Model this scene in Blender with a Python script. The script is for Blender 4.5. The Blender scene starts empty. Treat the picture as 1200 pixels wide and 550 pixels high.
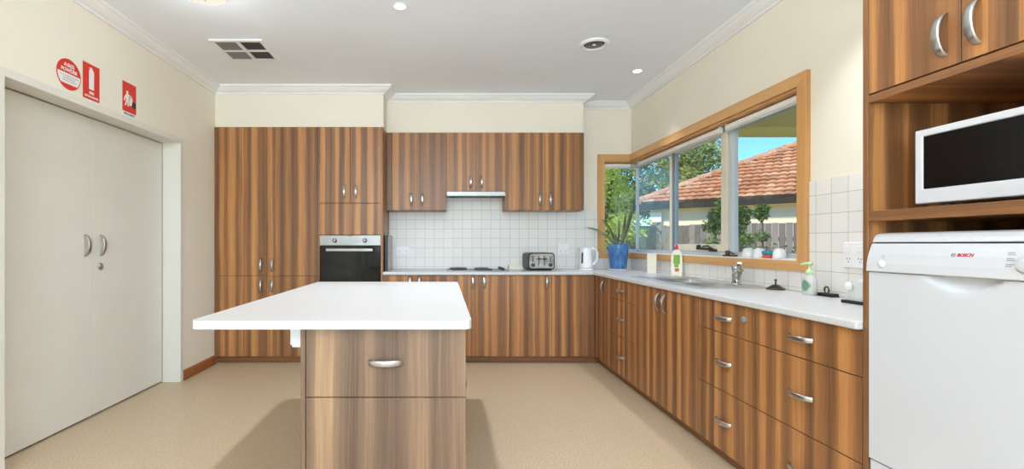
import bpy, bmesh, math, random
from mathutils import Vector, Matrix
C = bpy.context.scene.collection
PI = math.pi
W = {}          # world position that a parent's children are measured from

# ------------------------------------------------------------------ materials
def srgb(r, g, b):
    f = lambda c: (c/255/12.92) if c/255 <= .04045 else ((c/255+.055)/1.055)**2.4
    return (f(r), f(g), f(b), 1)

class NT:
    def __init__(s, name):
        s.m = bpy.data.materials.new(name); s.m.use_nodes = True
        s.t = s.m.node_tree; s.t.nodes.clear()
        s.out = s.n('ShaderNodeOutputMaterial')
    def n(s, typ, **kw):
        o = s.t.nodes.new(typ)
        for k, v in kw.items(): setattr(o, k, v)
        return o
    def l(s, a, b): s.t.links.new(a, b)
    def math(s, op, a, b=None, c=None):
        o = s.n('ShaderNodeMath', operation=op)
        for i, v in enumerate((a, b, c)):
            if v is None: continue
            if isinstance(v, (int, float)): o.inputs[i].default_value = v
            else: s.l(v, o.inputs[i])
        return o.outputs[0]
    def comb(s, x, y, z=0.0):
        o = s.n('ShaderNodeCombineXYZ')
        for i, v in enumerate((x, y, z)):
            if isinstance(v, (int, float)): o.inputs[i].default_value = v
            else: s.l(v, o.inputs[i])
        return o.outputs[0]
    def noise(s, vec, scale=1, detail=2, rough=.5):
        o = s.n('ShaderNodeTexNoise'); s.l(vec, o.inputs['Vector'])
        o.inputs['Scale'].default_value = scale; o.inputs['Detail'].default_value = detail
        o.inputs['Roughness'].default_value = rough
        return o.outputs[0]
    def ramp(s, fac, stops, interp='LINEAR'):
        o = s.n('ShaderNodeValToRGB'); s.l(fac, o.inputs[0])
        r = o.color_ramp; r.interpolation = interp
        while len(r.elements) < len(stops): r.elements.new(.5)
        for e, (p, c) in zip(r.elements, stops): e.position = p; e.color = c
        return o.outputs[0]
    def mix(s, fac, a, b, blend='MIX'):
        o = s.n('ShaderNodeMix', data_type='RGBA', blend_type=blend)
        for sock, v in ((o.inputs[0], fac), (o.inputs[6], a), (o.inputs[7], b)):
            if isinstance(v, (int, float)): sock.default_value = v
            elif isinstance(v, tuple): sock.default_value = v
            else: s.l(v, sock)
        return o.outputs[2]
    def uv(s):
        o = s.n('ShaderNodeTexCoord'); return o.outputs['UV']
    def uvs(s):
        x = s.n('ShaderNodeSeparateXYZ'); s.l(s.uv(), x.inputs[0]); return x.outputs[0], x.outputs[1]
    def bsdf(s, col, rough=.5, metal=0, spec=.5, bump=None, bstr=.2, bdist=.002, coat=0):
        p = s.n('ShaderNodeBsdfPrincipled')
        for k, v in (('Base Color', col), ('Roughness', rough), ('Metallic', metal)):
            if isinstance(v, (int, float, tuple)): p.inputs[k].default_value = v
            else: s.l(v, p.inputs[k])
        p.inputs['Specular IOR Level'].default_value = spec
        p.inputs['Coat Weight'].default_value = coat
        if bump is not None:
            b = s.n('ShaderNodeBump'); s.l(bump, b.inputs['Height'])
            b.inputs['Strength'].default_value = bstr; b.inputs['Distance'].default_value = bdist
            s.l(b.outputs[0], p.inputs['Normal'])
        s.l(p.outputs[0], s.out.inputs[0]); return s.m

def plain(name, col, rough=.5, metal=0, spec=.5, var=.04, scale=30):
    t = NT(name); n = t.noise(t.uv(), scale, 3)
    c = srgb(*col)
    lo = tuple(x*(1-var) for x in c[:3])+(1,); hi = tuple(min(1, x*(1+var)) for x in c[:3])+(1,)
    return t.bsdf(t.ramp(n, [(.3, lo), (.7, hi)]), rough, metal, spec)

def wood(name, stops, horizontal=False, stripe=15.0, rough=.38, grain=.34, bump=.08):
    t = NT(name); u, v = t.uvs()
    if horizontal: u, v = v, u
    w = t.noise(t.comb(t.math('MULTIPLY', u, 2.5), t.math('MULTIPLY', v, 1.3)), 1, 3)
    uw = t.math('ADD', u, t.math('MULTIPLY', t.math('SUBTRACT', w, .5), .03))
    vo = t.n('ShaderNodeTexVoronoi', voronoi_dimensions='1D', feature='SMOOTH_F1'); vo.inputs['Scale'].default_value = stripe
    vo.inputs['Smoothness'].default_value = .16; vo.inputs['Randomness'].default_value = .85
    t.l(uw, vo.inputs['W'])
    rnd = t.n('ShaderNodeSeparateColor'); t.l(vo.outputs['Color'], rnd.inputs[0])
    n1 = t.noise(t.comb(t.math('MULTIPLY', uw, 40), t.math('MULTIPLY', v, .5)), 1, 4, .65)
    wu = t.noise(t.comb(t.math('MULTIPLY', u, 7), 3.7), 1, 2)
    sn = t.math('SINE', t.math('ADD', t.math('MULTIPLY', uw, 2*PI/(1.65/stripe)), t.math('MULTIPLY', wu, 9)))
    f = t.math('ADD', t.math('ADD', t.math('MULTIPLY', rnd.outputs[0], .3), t.math('MULTIPLY', n1, .62)), t.math('ADD', t.math('MULTIPLY', sn, .17), .06))
    col = t.ramp(f, stops)
    g = t.noise(t.comb(t.math('MULTIPLY', uw, 170), t.math('MULTIPLY', v, 2.2)), 1, 4, .7)
    gcol = t.ramp(g, [(.3, (1-grain,)*3+(1,)), (.7, (1+grain*.3,)*3+(1,))])
    col = t.mix(1.0, col, gcol, 'MULTIPLY')
    return t.bsdf(col, rough, 0, .5, g, bump, .0006)

M = {}
LAM = [(.2, srgb(116, 79, 51)), (.40, srgb(142, 97, 61)), (.54, srgb(160, 109, 66)), (.66, srgb(193, 134, 79)), (.95, srgb(212, 155, 98))]
M['wood'] = wood('striped_walnut_laminate', LAM)
M['wood_h'] = wood('striped_walnut_laminate_edge', LAM, True, 9, .4)
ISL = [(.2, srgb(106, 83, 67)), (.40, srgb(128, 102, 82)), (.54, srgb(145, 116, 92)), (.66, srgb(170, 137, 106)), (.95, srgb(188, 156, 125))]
M['wood_island'] = wood('daylit_walnut_laminate', ISL, False, 9.5, .34)  # greyer copy of the cabinet laminate, cool daylight put into its colour
PINE = [(.1, srgb(204, 148, 88)), (.5, srgb(216, 164, 104)), (.9, srgb(226, 178, 120))]
M['pine'] = wood('golden_timber', PINE, False, 10, .35, .12)
M['pine_h'] = wood('golden_timber_rail', PINE, True, 10, .35, .12)
M['skirt'] = wood('varnished_skirting', [(.1, srgb(140, 80, 38)), (.9, srgb(172, 104, 52))], True, 14, .35, .15)
M['wall'] = plain('cream_wall_paint', (238, 231, 215), .75, 0, .25, .012, 3)
M['ceil'] = plain('white_ceiling_paint', (242, 248, 255), .85, 0, .2, .01, 3)
M['cornice'] = plain('white_cornice_gloss', (240, 240, 240), .5, 0, .4, .01, 3)
M['door'] = plain('off_white_door_enamel', (226, 223, 214), .38, 0, .45, .015, 5)
M['white'] = plain('white_plastic', (238, 239, 241), .35, 0, .5, .01, 10)
M['appl'] = plain('white_appliance_enamel', (206, 208, 213), .28, 0, .5, .006, 5)
M['cream'] = plain('cream_plastic', (232, 226, 208), .4, 0, .5, .01, 10)
M['black'] = plain('black_plastic', (22, 22, 24), .35, 0, .5, .1, 30)
M['dark'] = plain('dark_grey_plastic', (66, 66, 68), .45, 0, .5, .1, 30)
M['grey'] = plain('mid_grey_plastic', (140, 141, 144), .5, 0, .5, .05, 30)
M['print'] = plain('grey_print', (150, 152, 158), .6, 0, .2, .02, 30)
M['red'] = plain('sign_red', (218, 52, 42), .45, 0, .4, .02, 20)
M['logo_red'] = plain('red_print', (196, 40, 52), .5, 0, .3, .02, 20)
M['sign_white'] = plain('sign_white', (236, 234, 230), .5, 0, .3, .01, 20)
M['alu'] = plain('powdercoated_aluminium', (205, 208, 210), .4, .1, .5, .02, 10)
M['alu_blue'] = plain('anodised_aluminium_stile', (136, 146, 156), .35, .5, .5, .03, 10)
M['sash'] = plain('cream_sash_enamel', (226, 218, 196), .4, 0, .5, .02, 10)
M['blind'] = plain('white_roller_blind', (238, 236, 230), .8, 0, .2, .02, 40)
M['terra'] = None
def metal_brushed(name, col, rough=.3, su=8, sv=300):
    t = NT(name); u, v = t.uvs()
    n = t.noise(t.comb(t.math('MULTIPLY', u, su), t.math('MULTIPLY', v, sv)), 1, 2)
    c = srgb(*col)
    return t.bsdf(t.ramp(n, [(.3, tuple(x*.86 for x in c[:3])+(1,)), (.7, c)]), rough, 1, .5, n, .05, .0004)
M['steel'] = metal_brushed('brushed_steel', (160, 159, 157), .4)
M['sinksteel'] = metal_brushed('satin_sink_steel', (232, 231, 228), .3, 20, 20)
M['handle'] = metal_brushed('satin_nickel', (200, 200, 202), .28, 60, 60)
M['chrome'] = metal_brushed('chrome', (222, 224, 226), .08, 5, 5)
M['gun'] = metal_brushed('tarnished_metal', (96, 88, 78), .4, 60, 60)

def worktop_mat():
    t = NT('speckled_white_laminate'); uv = t.uv()
    a = t.noise(uv, 160, 2)
    col = t.ramp(a, [(.3, srgb(194, 194, 195)), (.5, srgb(207, 207, 208)), (.7, srgb(214, 214, 215))])
    return t.bsdf(col, .3, 0, .5)
M['top'] = worktop_mat()

def floor_mat():
    t = NT('beige_speckled_vinyl'); uv = t.uv()
    a = t.noise(uv, 95, 3, .65); b = t.noise(uv, 320, 2, .7); c = t.noise(uv, 1.3, 3)
    col = t.ramp(a, [(.3, srgb(168, 146, 118)), (.5, srgb(195, 174, 146)), (.72, srgb(210, 192, 164))])
    col = t.mix(t.math('MULTIPLY', t.ramp(b, [(.58, (0, 0, 0, 1)), (.68, (1, 1, 1, 1))]), .45), col, srgb(150, 124, 94))
    col = t.mix(t.math('MULTIPLY', t.ramp(b, [(.3, (1, 1, 1, 1)), (.42, (0, 0, 0, 1))]), .4), col, srgb(226, 208, 178))
    col = t.mix(t.math('MULTIPLY', c, .18), col, srgb(194, 171, 141))
    return t.bsdf(col, .42, 0, .4, a, .03, .0005)
M['floor'] = floor_mat()

def tile_mat():
    t = NT('white_glazed_tiles'); u, v = t.uvs()
    br = t.n('ShaderNodeTexBrick'); br.offset = 0; br.squash = 1
    t.l(t.uv(), br.inputs['Vector'])
    for k, val in (('Scale', 1), ('Mortar Size', .0016), ('Mortar Smooth', .3), ('Bias', 0), ('Brick Width', .1015), ('Row Height', .1015)):
        br.inputs[k].default_value = val
    br.inputs['Color1'].default_value = srgb(235, 232, 228); br.inputs['Color2'].default_value = srgb(230, 228, 224)
    br.inputs['Mortar'].default_value = srgb(176, 174, 170)
    inv = t.math('SUBTRACT', 1, br.outputs['Fac'])
    return t.bsdf(br.outputs['Color'], .4, 0, .4, inv, .5, .0015)
M['tile'] = tile_mat()

def glass_mat():
    t = NT('window_glass')
    tr = t.n('ShaderNodeBsdfTransparent'); tr.inputs[0].default_value = (.96, .975, .97, 1)
    gl = t.n('ShaderNodeBsdfGlossy'); gl.inputs['Roughness'].default_value = .02
    lw = t.n('ShaderNodeLayerWeight'); lw.inputs[0].default_value = .5
    fc = t.math('ADD', t.math('MULTIPLY', t.math('POWER', lw.outputs['Facing'], 5), .5), .02)
    mx = t.n('ShaderNodeMixShader'); t.l(fc, mx.inputs[0]); t.l(tr.outputs[0], mx.inputs[1]); t.l(gl.outputs[0], mx.inputs[2])
    t.l(mx.outputs[0], t.out.inputs[0]); return t.m
M['glass'] = glass_mat()
def emit(name, col, s):
    t = NT(name); e = t.n('ShaderNodeEmission'); e.inputs[0].default_value = col; e.inputs[1].default_value = s
    t.l(e.outputs[0], t.out.inputs[0]); return t.m
M['lamp'] = emit('lit_lamp_lens', (1, .93, .82, 1), 6)
M['oyster'] = emit('lit_opal_glass', (1, .93, .82, 1), .72)
def black_glass():
    t = NT('black_oven_glass'); n = t.noise(t.uv(), 3, 2)
    return t.bsdf(t.ramp(n, [(.3, srgb(12, 13, 15)), (.7, srgb(18, 19, 21))]), .08, 0, .28)
M['bglass'] = black_glass()
def pot_mat():
    t = NT('blue_glazed_ceramic'); u, v = t.uvs()
    n = t.noise(t.comb(t.math('MULTIPLY', u, 40), t.math('MULTIPLY', v, 10)), 1, 3)
    return t.bsdf(t.ramp(n, [(.3, srgb(52, 96, 150)), (.55, srgb(72, 122, 178)), (.75, srgb(104, 148, 194))]), .22, 0, .5)
M['pot'] = pot_mat()
def leafy(name, cols, sc=6, rough=.5, trans=.42):
    t = NT(name); oi = t.n('ShaderNodeTexCoord')
    n = t.noise(oi.outputs['Object'], sc, 3, .7)
    col = t.ramp(n, [(.3, srgb(*cols[0])), (.5, srgb(*cols[1])), (.7, srgb(*cols[2]))])
    t.bsdf(col, rough, 0, .35)
    p = [x for x in t.t.nodes if x.type == 'BSDF_PRINCIPLED'][0]
    tl = t.n('ShaderNodeBsdfTranslucent'); t.l(col, tl.inputs[0])
    mx = t.n('ShaderNodeMixShader'); mx.inputs[0].default_value = trans
    t.l(p.outputs[0], mx.inputs[1]); t.l(tl.outputs[0], mx.inputs[2]); t.l(mx.outputs[0], t.out.inputs[0])
    return t.m
M['leaf_a'] = leafy('bright_foliage', ((140, 164, 60), (192, 208, 92), (232, 234, 158)), 3)
M['leaf_b'] = leafy('olive_foliage', ((112, 130, 62), (158, 170, 92), (200, 206, 134)), 1.5)
M['leaf_c'] = leafy('shrub_foliage', ((58, 88, 40), (100, 132, 62), (156, 180, 98)), 5)
M['leaf_d'] = leafy('strap_leaf_green', ((128, 136, 108), (158, 164, 132), (190, 192, 164)), 8)
M['bark'] = plain('bark', (104, 86, 66), .9, 0, .2, .3, 8)
M['soil'] = plain('potting_mix', (60, 46, 36), .95, 0, .1, .4, 90)
M['bounce_paving'] = plain('sandy_ground', (186, 172, 140), .95, 0, .1, .4, 6)  # unseen paving, sandy tone chosen to bounce warm light upward

def roof_mat():
    t = NT('terracotta_roof_tiles'); u, v = t.uvs()
    fl = t.comb(t.math('FLOOR', t.math('DIVIDE', u, .2)), t.math('FLOOR', t.math('DIVIDE', v, .33)))
    wn = t.n('ShaderNodeTexWhiteNoise', noise_dimensions='2D'); t.l(fl, wn.inputs['Vector'])
    col = t.ramp(wn.outputs['Value'], [(0, srgb(180, 130, 98)), (.4, srgb(200, 148, 112)), (.8, srgb(212, 164, 128)), (1, srgb(222, 186, 154))])
    n = t.noise(t.uv(), 9, 4, .7)
    col = t.mix(t.math('MULTIPLY', t.ramp(n, [(.5, (0, 0, 0, 1)), (.68, (1, 1, 1, 1))]), .5), col, srgb(140, 118, 98))
    return t.bsdf(col, .85, 0, .2)
M['roof'] = roof_mat()
M['board'] = plain('pale_weatherboard_paint', (230, 216, 184), .8, 0, .2, .04, 2)
M['soffit'] = plain('beige_eave_lining', (250, 228, 152), .8, 0, .2, .02, 3)
M['gutter'] = plain('dark_green_gutter', (50, 50, 44), .85, 0, .4, .05, 5)
M['brownwin'] = plain('brown_window', (92, 72, 56), .4, 0, .4, .1, 5)
def fence_mat():
    t = NT('weathered_grey_palings'); u, v = t.uvs()
    wn = t.n('ShaderNodeTexWhiteNoise', noise_dimensions='1D'); t.l(t.math('FLOOR', t.math('DIVIDE', u, .1)), wn.inputs['W'])
    n = t.noise(t.comb(t.math('MULTIPLY', u, 60), t.math('MULTIPLY', v, 3)), 1, 3)
    f = t.math('ADD', t.math('MULTIPLY', wn.outputs['Value'], .6), t.math('MULTIPLY', n, .4))
    return t.bsdf(t.ramp(f, [(.15, srgb(108, 101, 95)), (.85, srgb(156, 147, 139))]), .9, 0, .1)
M['fence'] = fence_mat()
def board_face():
    t = NT('marbled_board_face'); n = t.noise(t.uv(), 14, 5, .7)
    return t.bsdf(t.ramp(n, [(.3, srgb(104, 96, 92)), (.5, srgb(168, 158, 152)), (.7, srgb(208, 200, 194))]), .3, 0, .5)
M['marble'] = board_face()
def clear_plastic(name, col, alpha):
    t = NT(name); m = t.bsdf(srgb(*col), .25, 0, .5)
    p = [x for x in t.t.nodes if x.type == 'BSDF_PRINCIPLED'][0]
    tr = t.n('ShaderNodeBsdfTransparent'); mx = t.n('ShaderNodeMixShader'); mx.inputs[0].default_value = alpha
    n = t.noise(t.uv(), 5, 1); t.l(t.ramp(n, [(0, (alpha*.9,)*3+(1,)), (1, (min(1, alpha*1.1),)*3+(1,))]), mx.inputs[0])
    t.l(tr.outputs[0], mx.inputs[1]); t.l(p.outputs[0], mx.inputs[2]); t.l(mx.outputs[0], t.out.inputs[0]); return m
M['clear'] = clear_plastic('clear_plastic', (226, 232, 228), .55)
M['pumpgreen'] = plain('pale_green_plastic', (196, 222, 178), .35, 0, .5, .02, 10)
M['labelgreen'] = plain('green_label', (112, 150, 124), .5, 0, .3, .1, 60)
M['bottlewhite'] = plain('milky_bottle_plastic', (236, 234, 218), .35, 0, .5, .01, 10)
M['lime'] = plain('lime_green_print', (132, 176, 72), .5, 0, .3, .2, 120)
M['orange'] = plain('orange_print', (206, 116, 64), .5, 0, .3, .1, 60)
M['pink'] = plain('crimson_plastic', (208, 46, 74), .4, 0, .5, .02, 10)
M['teal'] = plain('teal_sponge', (70, 160, 184), .95, 0, .1, .15, 200)
M['coral'] = plain('coral_sponge', (226, 96, 78), .95, 0, .1, .15, 200)
M['linen'] = plain('white_cloth', (236, 236, 238), .9, 0, .1, .03, 60)

# ------------------------------------------------------------------ mesh building
class MB:
    def __init__(s): s.v = []; s.f = []; s.mi = []; s.sm = []; s.uvf = {}
    def add(s, vs, fs, mi=0, smooth=False):
        b = len(s.v); s.v += [tuple(x) for x in vs]
        for f in fs: s.f.append(tuple(b+i for i in f)); s.mi.append(mi); s.sm.append(smooth)
        return s
    def box(s, x0, x1, y0, y1, z0, z1, mi=0):
        x0, x1 = sorted((x0, x1)); y0, y1 = sorted((y0, y1)); z0, z1 = sorted((z0, z1))
        vs = [(x0, y0, z0), (x1, y0, z0), (x1, y1, z0), (x0, y1, z0), (x0, y0, z1), (x1, y0, z1), (x1, y1, z1), (x0, y1, z1)]
        return s.add(vs, [(0, 3, 2, 1), (4, 5, 6, 7), (0, 1, 5, 4), (1, 2, 6, 5), (2, 3, 7, 6), (3, 0, 4, 7)], mi)
    def prism(s, pts, ext, mi=0, smooth=False):
        """pts: list of 3D points of a planar outline (ccw seen from the end ext points to); ext: vector"""
        n = len(pts); e = Vector(ext)
        a = [Vector(p) for p in pts]; vs = a+[p+e for p in a]
        fs = [tuple(range(n-1, -1, -1)), tuple(range(n, 2*n))]
        s.add(vs, fs, mi)
        s.add(vs, [(i, (i+1) % n, n+(i+1) % n, n+i) for i in range(n)], mi, smooth)
        return s
    def lathe(s, prof, c=(0, 0, 0), seg=28, mi=0, axis='Z', cap=True, sx=1, sy=1):
        vs = []; n = len(prof)
        for k in range(seg):
            a = 2*PI*k/seg
            for r, z in prof:
                p = (r*math.cos(a)*sx, r*math.sin(a)*sy, z)
                if axis == 'X': p = (p[2], p[0], p[1])
                if axis == 'Y': p = (p[0], p[2], p[1])
                vs.append((c[0]+p[0], c[1]+p[1], c[2]+p[2]))
        fs = []
        for k in range(seg):
            k2 = (k+1) % seg
            for i in range(n-1): fs.append((k*n+i, k2*n+i, k2*n+i+1, k*n+i+1))
        s.add(vs, fs, mi, True)
        if cap:
            s.add([vs[k*n] for k in range(seg)], [tuple(range(seg-1, -1, -1))], mi)
            s.add([vs[k*n+n-1] for k in range(seg)], [tuple(range(seg))], mi)
        return s
    def tube(s, path, r, seg=10, mi=0, flat=1.0, close=False):
        P = [Vector(p) for p in path]; n = len(P); vs = []
        up = Vector((0, 0, 1))
        for i, p in enumerate(P):
            t = (P[(i+1) % n]-P[i-1]) if close else (P[min(i+1, n-1)]-P[max(i-1, 0)])
            t.normalize()
            if i == 0 or True:
                ref = up if abs(t.dot(up)) < .95 else Vector((0, 1, 0))
            x = t.cross(ref).normalized(); y = x.cross(t)
            rr = r[i] if isinstance(r, (list, tuple)) else r
            for k in range(seg):
                a = 2*PI*k/seg; vs.append(p+x*rr*math.cos(a)+y*rr*flat*math.sin(a))
        fs = []
        for i in range(n if close else n-1):
            j = (i+1) % n
            for k in range(seg): fs.append((i*seg+k, i*seg+(k+1) % seg, j*seg+(k+1) % seg, j*seg+k))
        s.add(vs, fs, mi, True)
        if not close:
            s.add(vs[:seg], [tuple(range(seg-1, -1, -1))], mi); s.add(vs[-seg:], [tuple(range(seg))], mi)
        return s

def grid_solid(us, vs, keep, mk, t0, t1):
    """Solid slab with holes: cells of a 2D grid kept, shared verts; mk(u, v, t) gives the point."""
    mb = MB(); idx = {}
    def V(i, j, k):
        if (i, j, k) not in idx:
            idx[i, j, k] = len(mb.v); mb.v.append(tuple(mk(us[i], vs[j], (t0, t1)[k])))
        return idx[i, j, k]
    K = lambda i, j: 0 <= i < len(us)-1 and 0 <= j < len(vs)-1 and keep((us[i]+us[i+1])/2, (vs[j]+vs[j+1])/2)
    F = lambda *q: (mb.f.append(q), mb.mi.append(0), mb.sm.append(False))
    for i in range(len(us)-1):
        for j in range(len(vs)-1):
            if not K(i, j): continue
            F(V(i, j, 0), V(i, j+1, 0), V(i+1, j+1, 0), V(i+1, j, 0))
            F(V(i, j, 1), V(i+1, j, 1), V(i+1, j+1, 1), V(i, j+1, 1))
            if not K(i-1, j): F(V(i, j, 0), V(i, j, 1), V(i, j+1, 1), V(i, j+1, 0))
            if not K(i+1, j): F(V(i+1, j, 0), V(i+1, j+1, 0), V(i+1, j+1, 1), V(i+1, j, 1))
            if not K(i, j-1): F(V(i, j, 0), V(i+1, j, 0), V(i+1, j, 1), V(i, j, 1))
            if not K(i, j+1): F(V(i, j+1, 0), V(i, j+1, 1), V(i+1, j+1, 1), V(i+1, j+1, 0))
    return mb

def to_mesh(name, mb, off=(0, 0, 0), fix=True):
    me = bpy.data.meshes.new(name)
    me.from_pydata([(v[0]-off[0], v[1]-off[1], v[2]-off[2]) for v in mb.v], [], mb.f)
    for p, m, s in zip(me.polygons, mb.mi, mb.sm): p.material_index = m; p.use_smooth = s
    uvl = me.uv_layers.new(name='UVMap')
    for p in me.polygons:
        n = p.normal; ax = max(range(3), key=lambda i: abs(n[i]))
        for li in p.loop_indices:
            w = mb.v[me.loops[li].vertex_index]
            uvl.data[li].uv = (w[1], w[2]) if ax == 0 else (w[0], w[2]) if ax == 1 else (w[0], w[1])
    if fix:
        bm = bmesh.new(); bm.from_mesh(me); bmesh.ops.recalc_face_normals(bm, faces=bm.faces); bm.to_mesh(me); bm.free()
    return me

def obj(name, mb, mats, parent=None, bevel=0, seg=2, local=False, fix=True, uvs=None):
    off = (0, 0, 0)
    if parent is not None and not local: off = W.get(parent.name, (0, 0, 0))
    me = to_mesh(name, mb, off, fix)
    for m in (mats if isinstance(mats, (list, tuple)) else [mats]): me.materials.append(M[m] if isinstance(m, str) else m)
    o = bpy.data.objects.new(name, me); C.objects.link(o)
    if parent is not None: o.parent = parent; W[o.name] = off if not local else (0, 0, 0)
    else: W[o.name] = (0, 0, 0)
    if bevel:
        b = o.modifiers.new('bevel', 'BEVEL'); b.width = bevel; b.segments = seg; b.limit_method = 'ANGLE'; b.angle_limit = .6
        b.harden_normals = False
    return o

def tag(o, label, cat, group=None, kind=None):
    o['label'] = label; o['category'] = cat
    if group: o['group'] = group
    if kind: o['kind'] = kind
    return o
def thing(name, label, cat, loc=(0, 0, 0), rotz=0, group=None, kind=None):
    o = bpy.data.objects.new(name, None); C.objects.link(o); o.empty_display_size = .05
    o.location = loc; o.rotation_euler = (0, 0, rotz); W[o.name] = tuple(loc)
    return tag(o, label, cat, group, kind)
def struct(name, mb, mats, label, cat, bevel=0, **k):
    return tag(obj(name, mb, mats, None, bevel, **k), label, cat, None, 'structure')

def text_mb(s, size, shear=0, align='CENTER', bold=0):
    cu = bpy.data.curves.new('lettering', 'FONT'); cu.body = s; cu.size = size; cu.align_x = align; cu.align_y = 'CENTER'
    cu.extrude = .0004; cu.offset = bold; cu.shear = shear; cu.resolution_u = 3
    o = bpy.data.objects.new('lettering', cu); C.objects.link(o)
    bpy.context.view_layer.update()
    me = bpy.data.meshes.new_from_object(o.evaluated_get(bpy.context.evaluated_depsgraph_get()))
    mb = MB(); mb.add([v.co[:] for v in me.vertices], [tuple(p.vertices) for p in me.polygons])
    bpy.data.objects.remove(o); bpy.data.curves.remove(cu); bpy.data.meshes.remove(me)
    return mb
def place_mb(mb, f):
    mb.v = [tuple(f(*v)) for v in mb.v]; return mb

# ------------------------------------------------------------------ dimensions (metres; camera at the origin's x, y)
CAMZ = 1.16
XL, XR, YB, YF, ZC = -2.215, 2.02, 5.06, -3.6, 2.68
YC = 4.53          # front plane of the doors along the back wall
XC = 1.457         # front plane of the doors along the right wall
YU = 4.80          # front plane of the wall cabinets
G = .0015          # clearance

# ------------------------------------------------------------------ room shell
struct('floor', MB().box(XL-.3, XR+.2, YF-.2, YB+.2, -.1, 0), 'floor', 'beige speckled vinyl kitchen floor', 'floor')
struct('ceiling', MB().box(XL-.3, XR+.2, YF-.2, YB+.2, ZC, ZC+.12), 'ceil', 'flat white painted kitchen ceiling', 'ceiling')
# left wall with the recessed double-door opening
D0, D1, DZ = 2.345, 3.94, 2.015
wl = grid_solid([YF-.2, D0, D1, YB+.2], [0, DZ, ZC], lambda u, v: not (D0 < u < D1 and v < DZ), lambda u, v, t: (t, u, v), XL-.3, XL)
wall_left = struct('wall_left', wl, 'wall', 'cream painted left wall with a recessed double door', 'wall')
# back wall and right wall share the corner window opening
WZ0, WZ1, WY0, WX0 = 1.063, 2.052, 2.658, 1.725
wb = grid_solid([XL-.3, WX0, XR], [0, WZ0, WZ1, ZC], lambda u, v: not (u > WX0 and WZ0 < v < WZ1), lambda u, v, t: (u, t, v), YB, YB+.2)
wall_back = struct('wall_back', wb, 'wall', 'cream painted back wall behind the cabinets', 'wall')
wr = grid_solid([YF-.2, WY0, YB+.2], [0, WZ0, WZ1, ZC], lambda u, v: not (u > WY0 and WZ0 < v < WZ1), lambda u, v, t: (t, u, v), XR, XR+.2)
wall_right = struct('wall_right', wr, 'wall', 'cream painted right wall with the corner window', 'wall')
# wall behind the camera ; its wide opening is added to let in fill daylight
wf = grid_solid([XL-.3, -1.7, 1.6, XR+.2], [0, .7, 2.3, ZC], lambda u, v: not (-1.7 < u < 1.6 and .7 < v < 2.3), lambda u, v, t: (u, t, v), YF-.2, YF)
struct('wall_front', wf, 'wall', 'cream wall behind the camera with an added window opening', 'wall')
w2 = thing('fill_window', 'wide unseen window added behind the camera for fill daylight', 'window', (0, YF, .7), 0, None, 'structure')  # window added out of view so cool daylight fills the room
fr = MB()
for a in ((-1.7, -1.65), (-.08, -.02), (1.55, 1.6)): fr.box(a[0], a[1], YF-.12, YF-.06, .7, 2.3)
fr.box(-1.65, 1.55, YF-.12, YF-.06, .7, .75); fr.box(-1.65, 1.55, YF-.12, YF-.06, 2.25, 2.3)
obj('window_frame', fr, 'alu', w2)
obj('pane', MB().box(-1.65, -.08, YF-.095, YF-.09, .75, 2.25), 'glass', w2); obj('pane', MB().box(-.02, 1.55, YF-.095, YF-.09, .75, 2.25), 'glass', w2)
# bulkheads over the cabinets
bk = obj('bulkhead', MB().box(XL, -.585, YC+.02, YB, 2.291, ZC).box(-.585, 1.435, YU+.02, YB, 2.302, ZC), 'wall', wall_back)
# cornices: stepped ogee profile (out from wall, down from ceiling)
PROF = [(0, -.07), (.012, -.07), (.014, -.058), (.03, -.05), (.048, -.034), (.058, -.02), (.07, -.014), (.072, 0), (0, 0)]
PROF = [(a*1.25, b) for a, b in PROF]
def cornice(name, a, b, inw, label):
    """run along wall line a->b (xy), inw = inward unit; mitred ends handled by overlap"""
    mb = MB(); n = len(PROF)
    A = [(a[0]+inw[0]*o+ea*o*0, a[1]+inw[1]*o, ZC+z) for (o, z) in PROF for ea in (1,)]
    return A
def cornice_chain(name, pts, label, inward):
    mb = MB(); n = len(PROF); rows = []
    for i, p in enumerate(pts):
        p = Vector(p)
        d0 = (p-Vector(pts[i-1])).normalized() if i > 0 else None
        d1 = (Vector(pts[i+1])-p).normalized() if i < len(pts)-1 else None
        nn = []
        for d in (d0, d1):
            if d is not None: nn.append(Vector((d.y, -d.x))*inward)
        m = nn[0] if len(nn) == 1 else (nn[0]+nn[1])/(1+nn[0].dot(nn[1]))
        rows.append([(p.x+m.x*o, p.y+m.y*o, ZC+z) for o, z in PROF])
    vs = [q for r in rows for q in r]
    fs = [(i*n+k, i*n+(k+1) % n, (i+1)*n+(k+1) % n, (i+1)*n+k) for i in range(len(rows)-1) for k in range(n)]
    mb.add(vs, fs); mb.add(rows[0], [tuple(range(n))]); mb.add(rows[-1], [tuple(range(n))])
    return struct(name, mb, 'cornice', label, 'cornice')
cornice_chain('trim_1', [(XL, YF), (XL, YC+.02), (-.585, YC+.02), (-.585, YU+.02), (1.435, YU+.02), (1.435, YB), (XR, YB), (XR, YF)],
              'white moulded cornice running round the ceiling edge', 1)
# splashback tiles
ZT = 1.503
sb = MB().box(-.588, WX0-.07, YB-.008, YB, .892, ZT)
sb.box(-.588+.616, .628, YB-.008, YB, ZT, 1.70)
sb.box(WX0-.07, XR, YB-.008, YB, .892, 1.005)
obj('tiled_splashback', sb, 'tile', wall_back)
sr = grid_solid([1.634, WY0-.075, YB-.008], [.892, 1.005, ZT], lambda u, v: not (u > WY0-.075 and v > 1.005), lambda u, v, t: (t, u, v), XR-.008, XR)
obj('tiled_splashback', sr, 'tile', wall_right)
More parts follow.
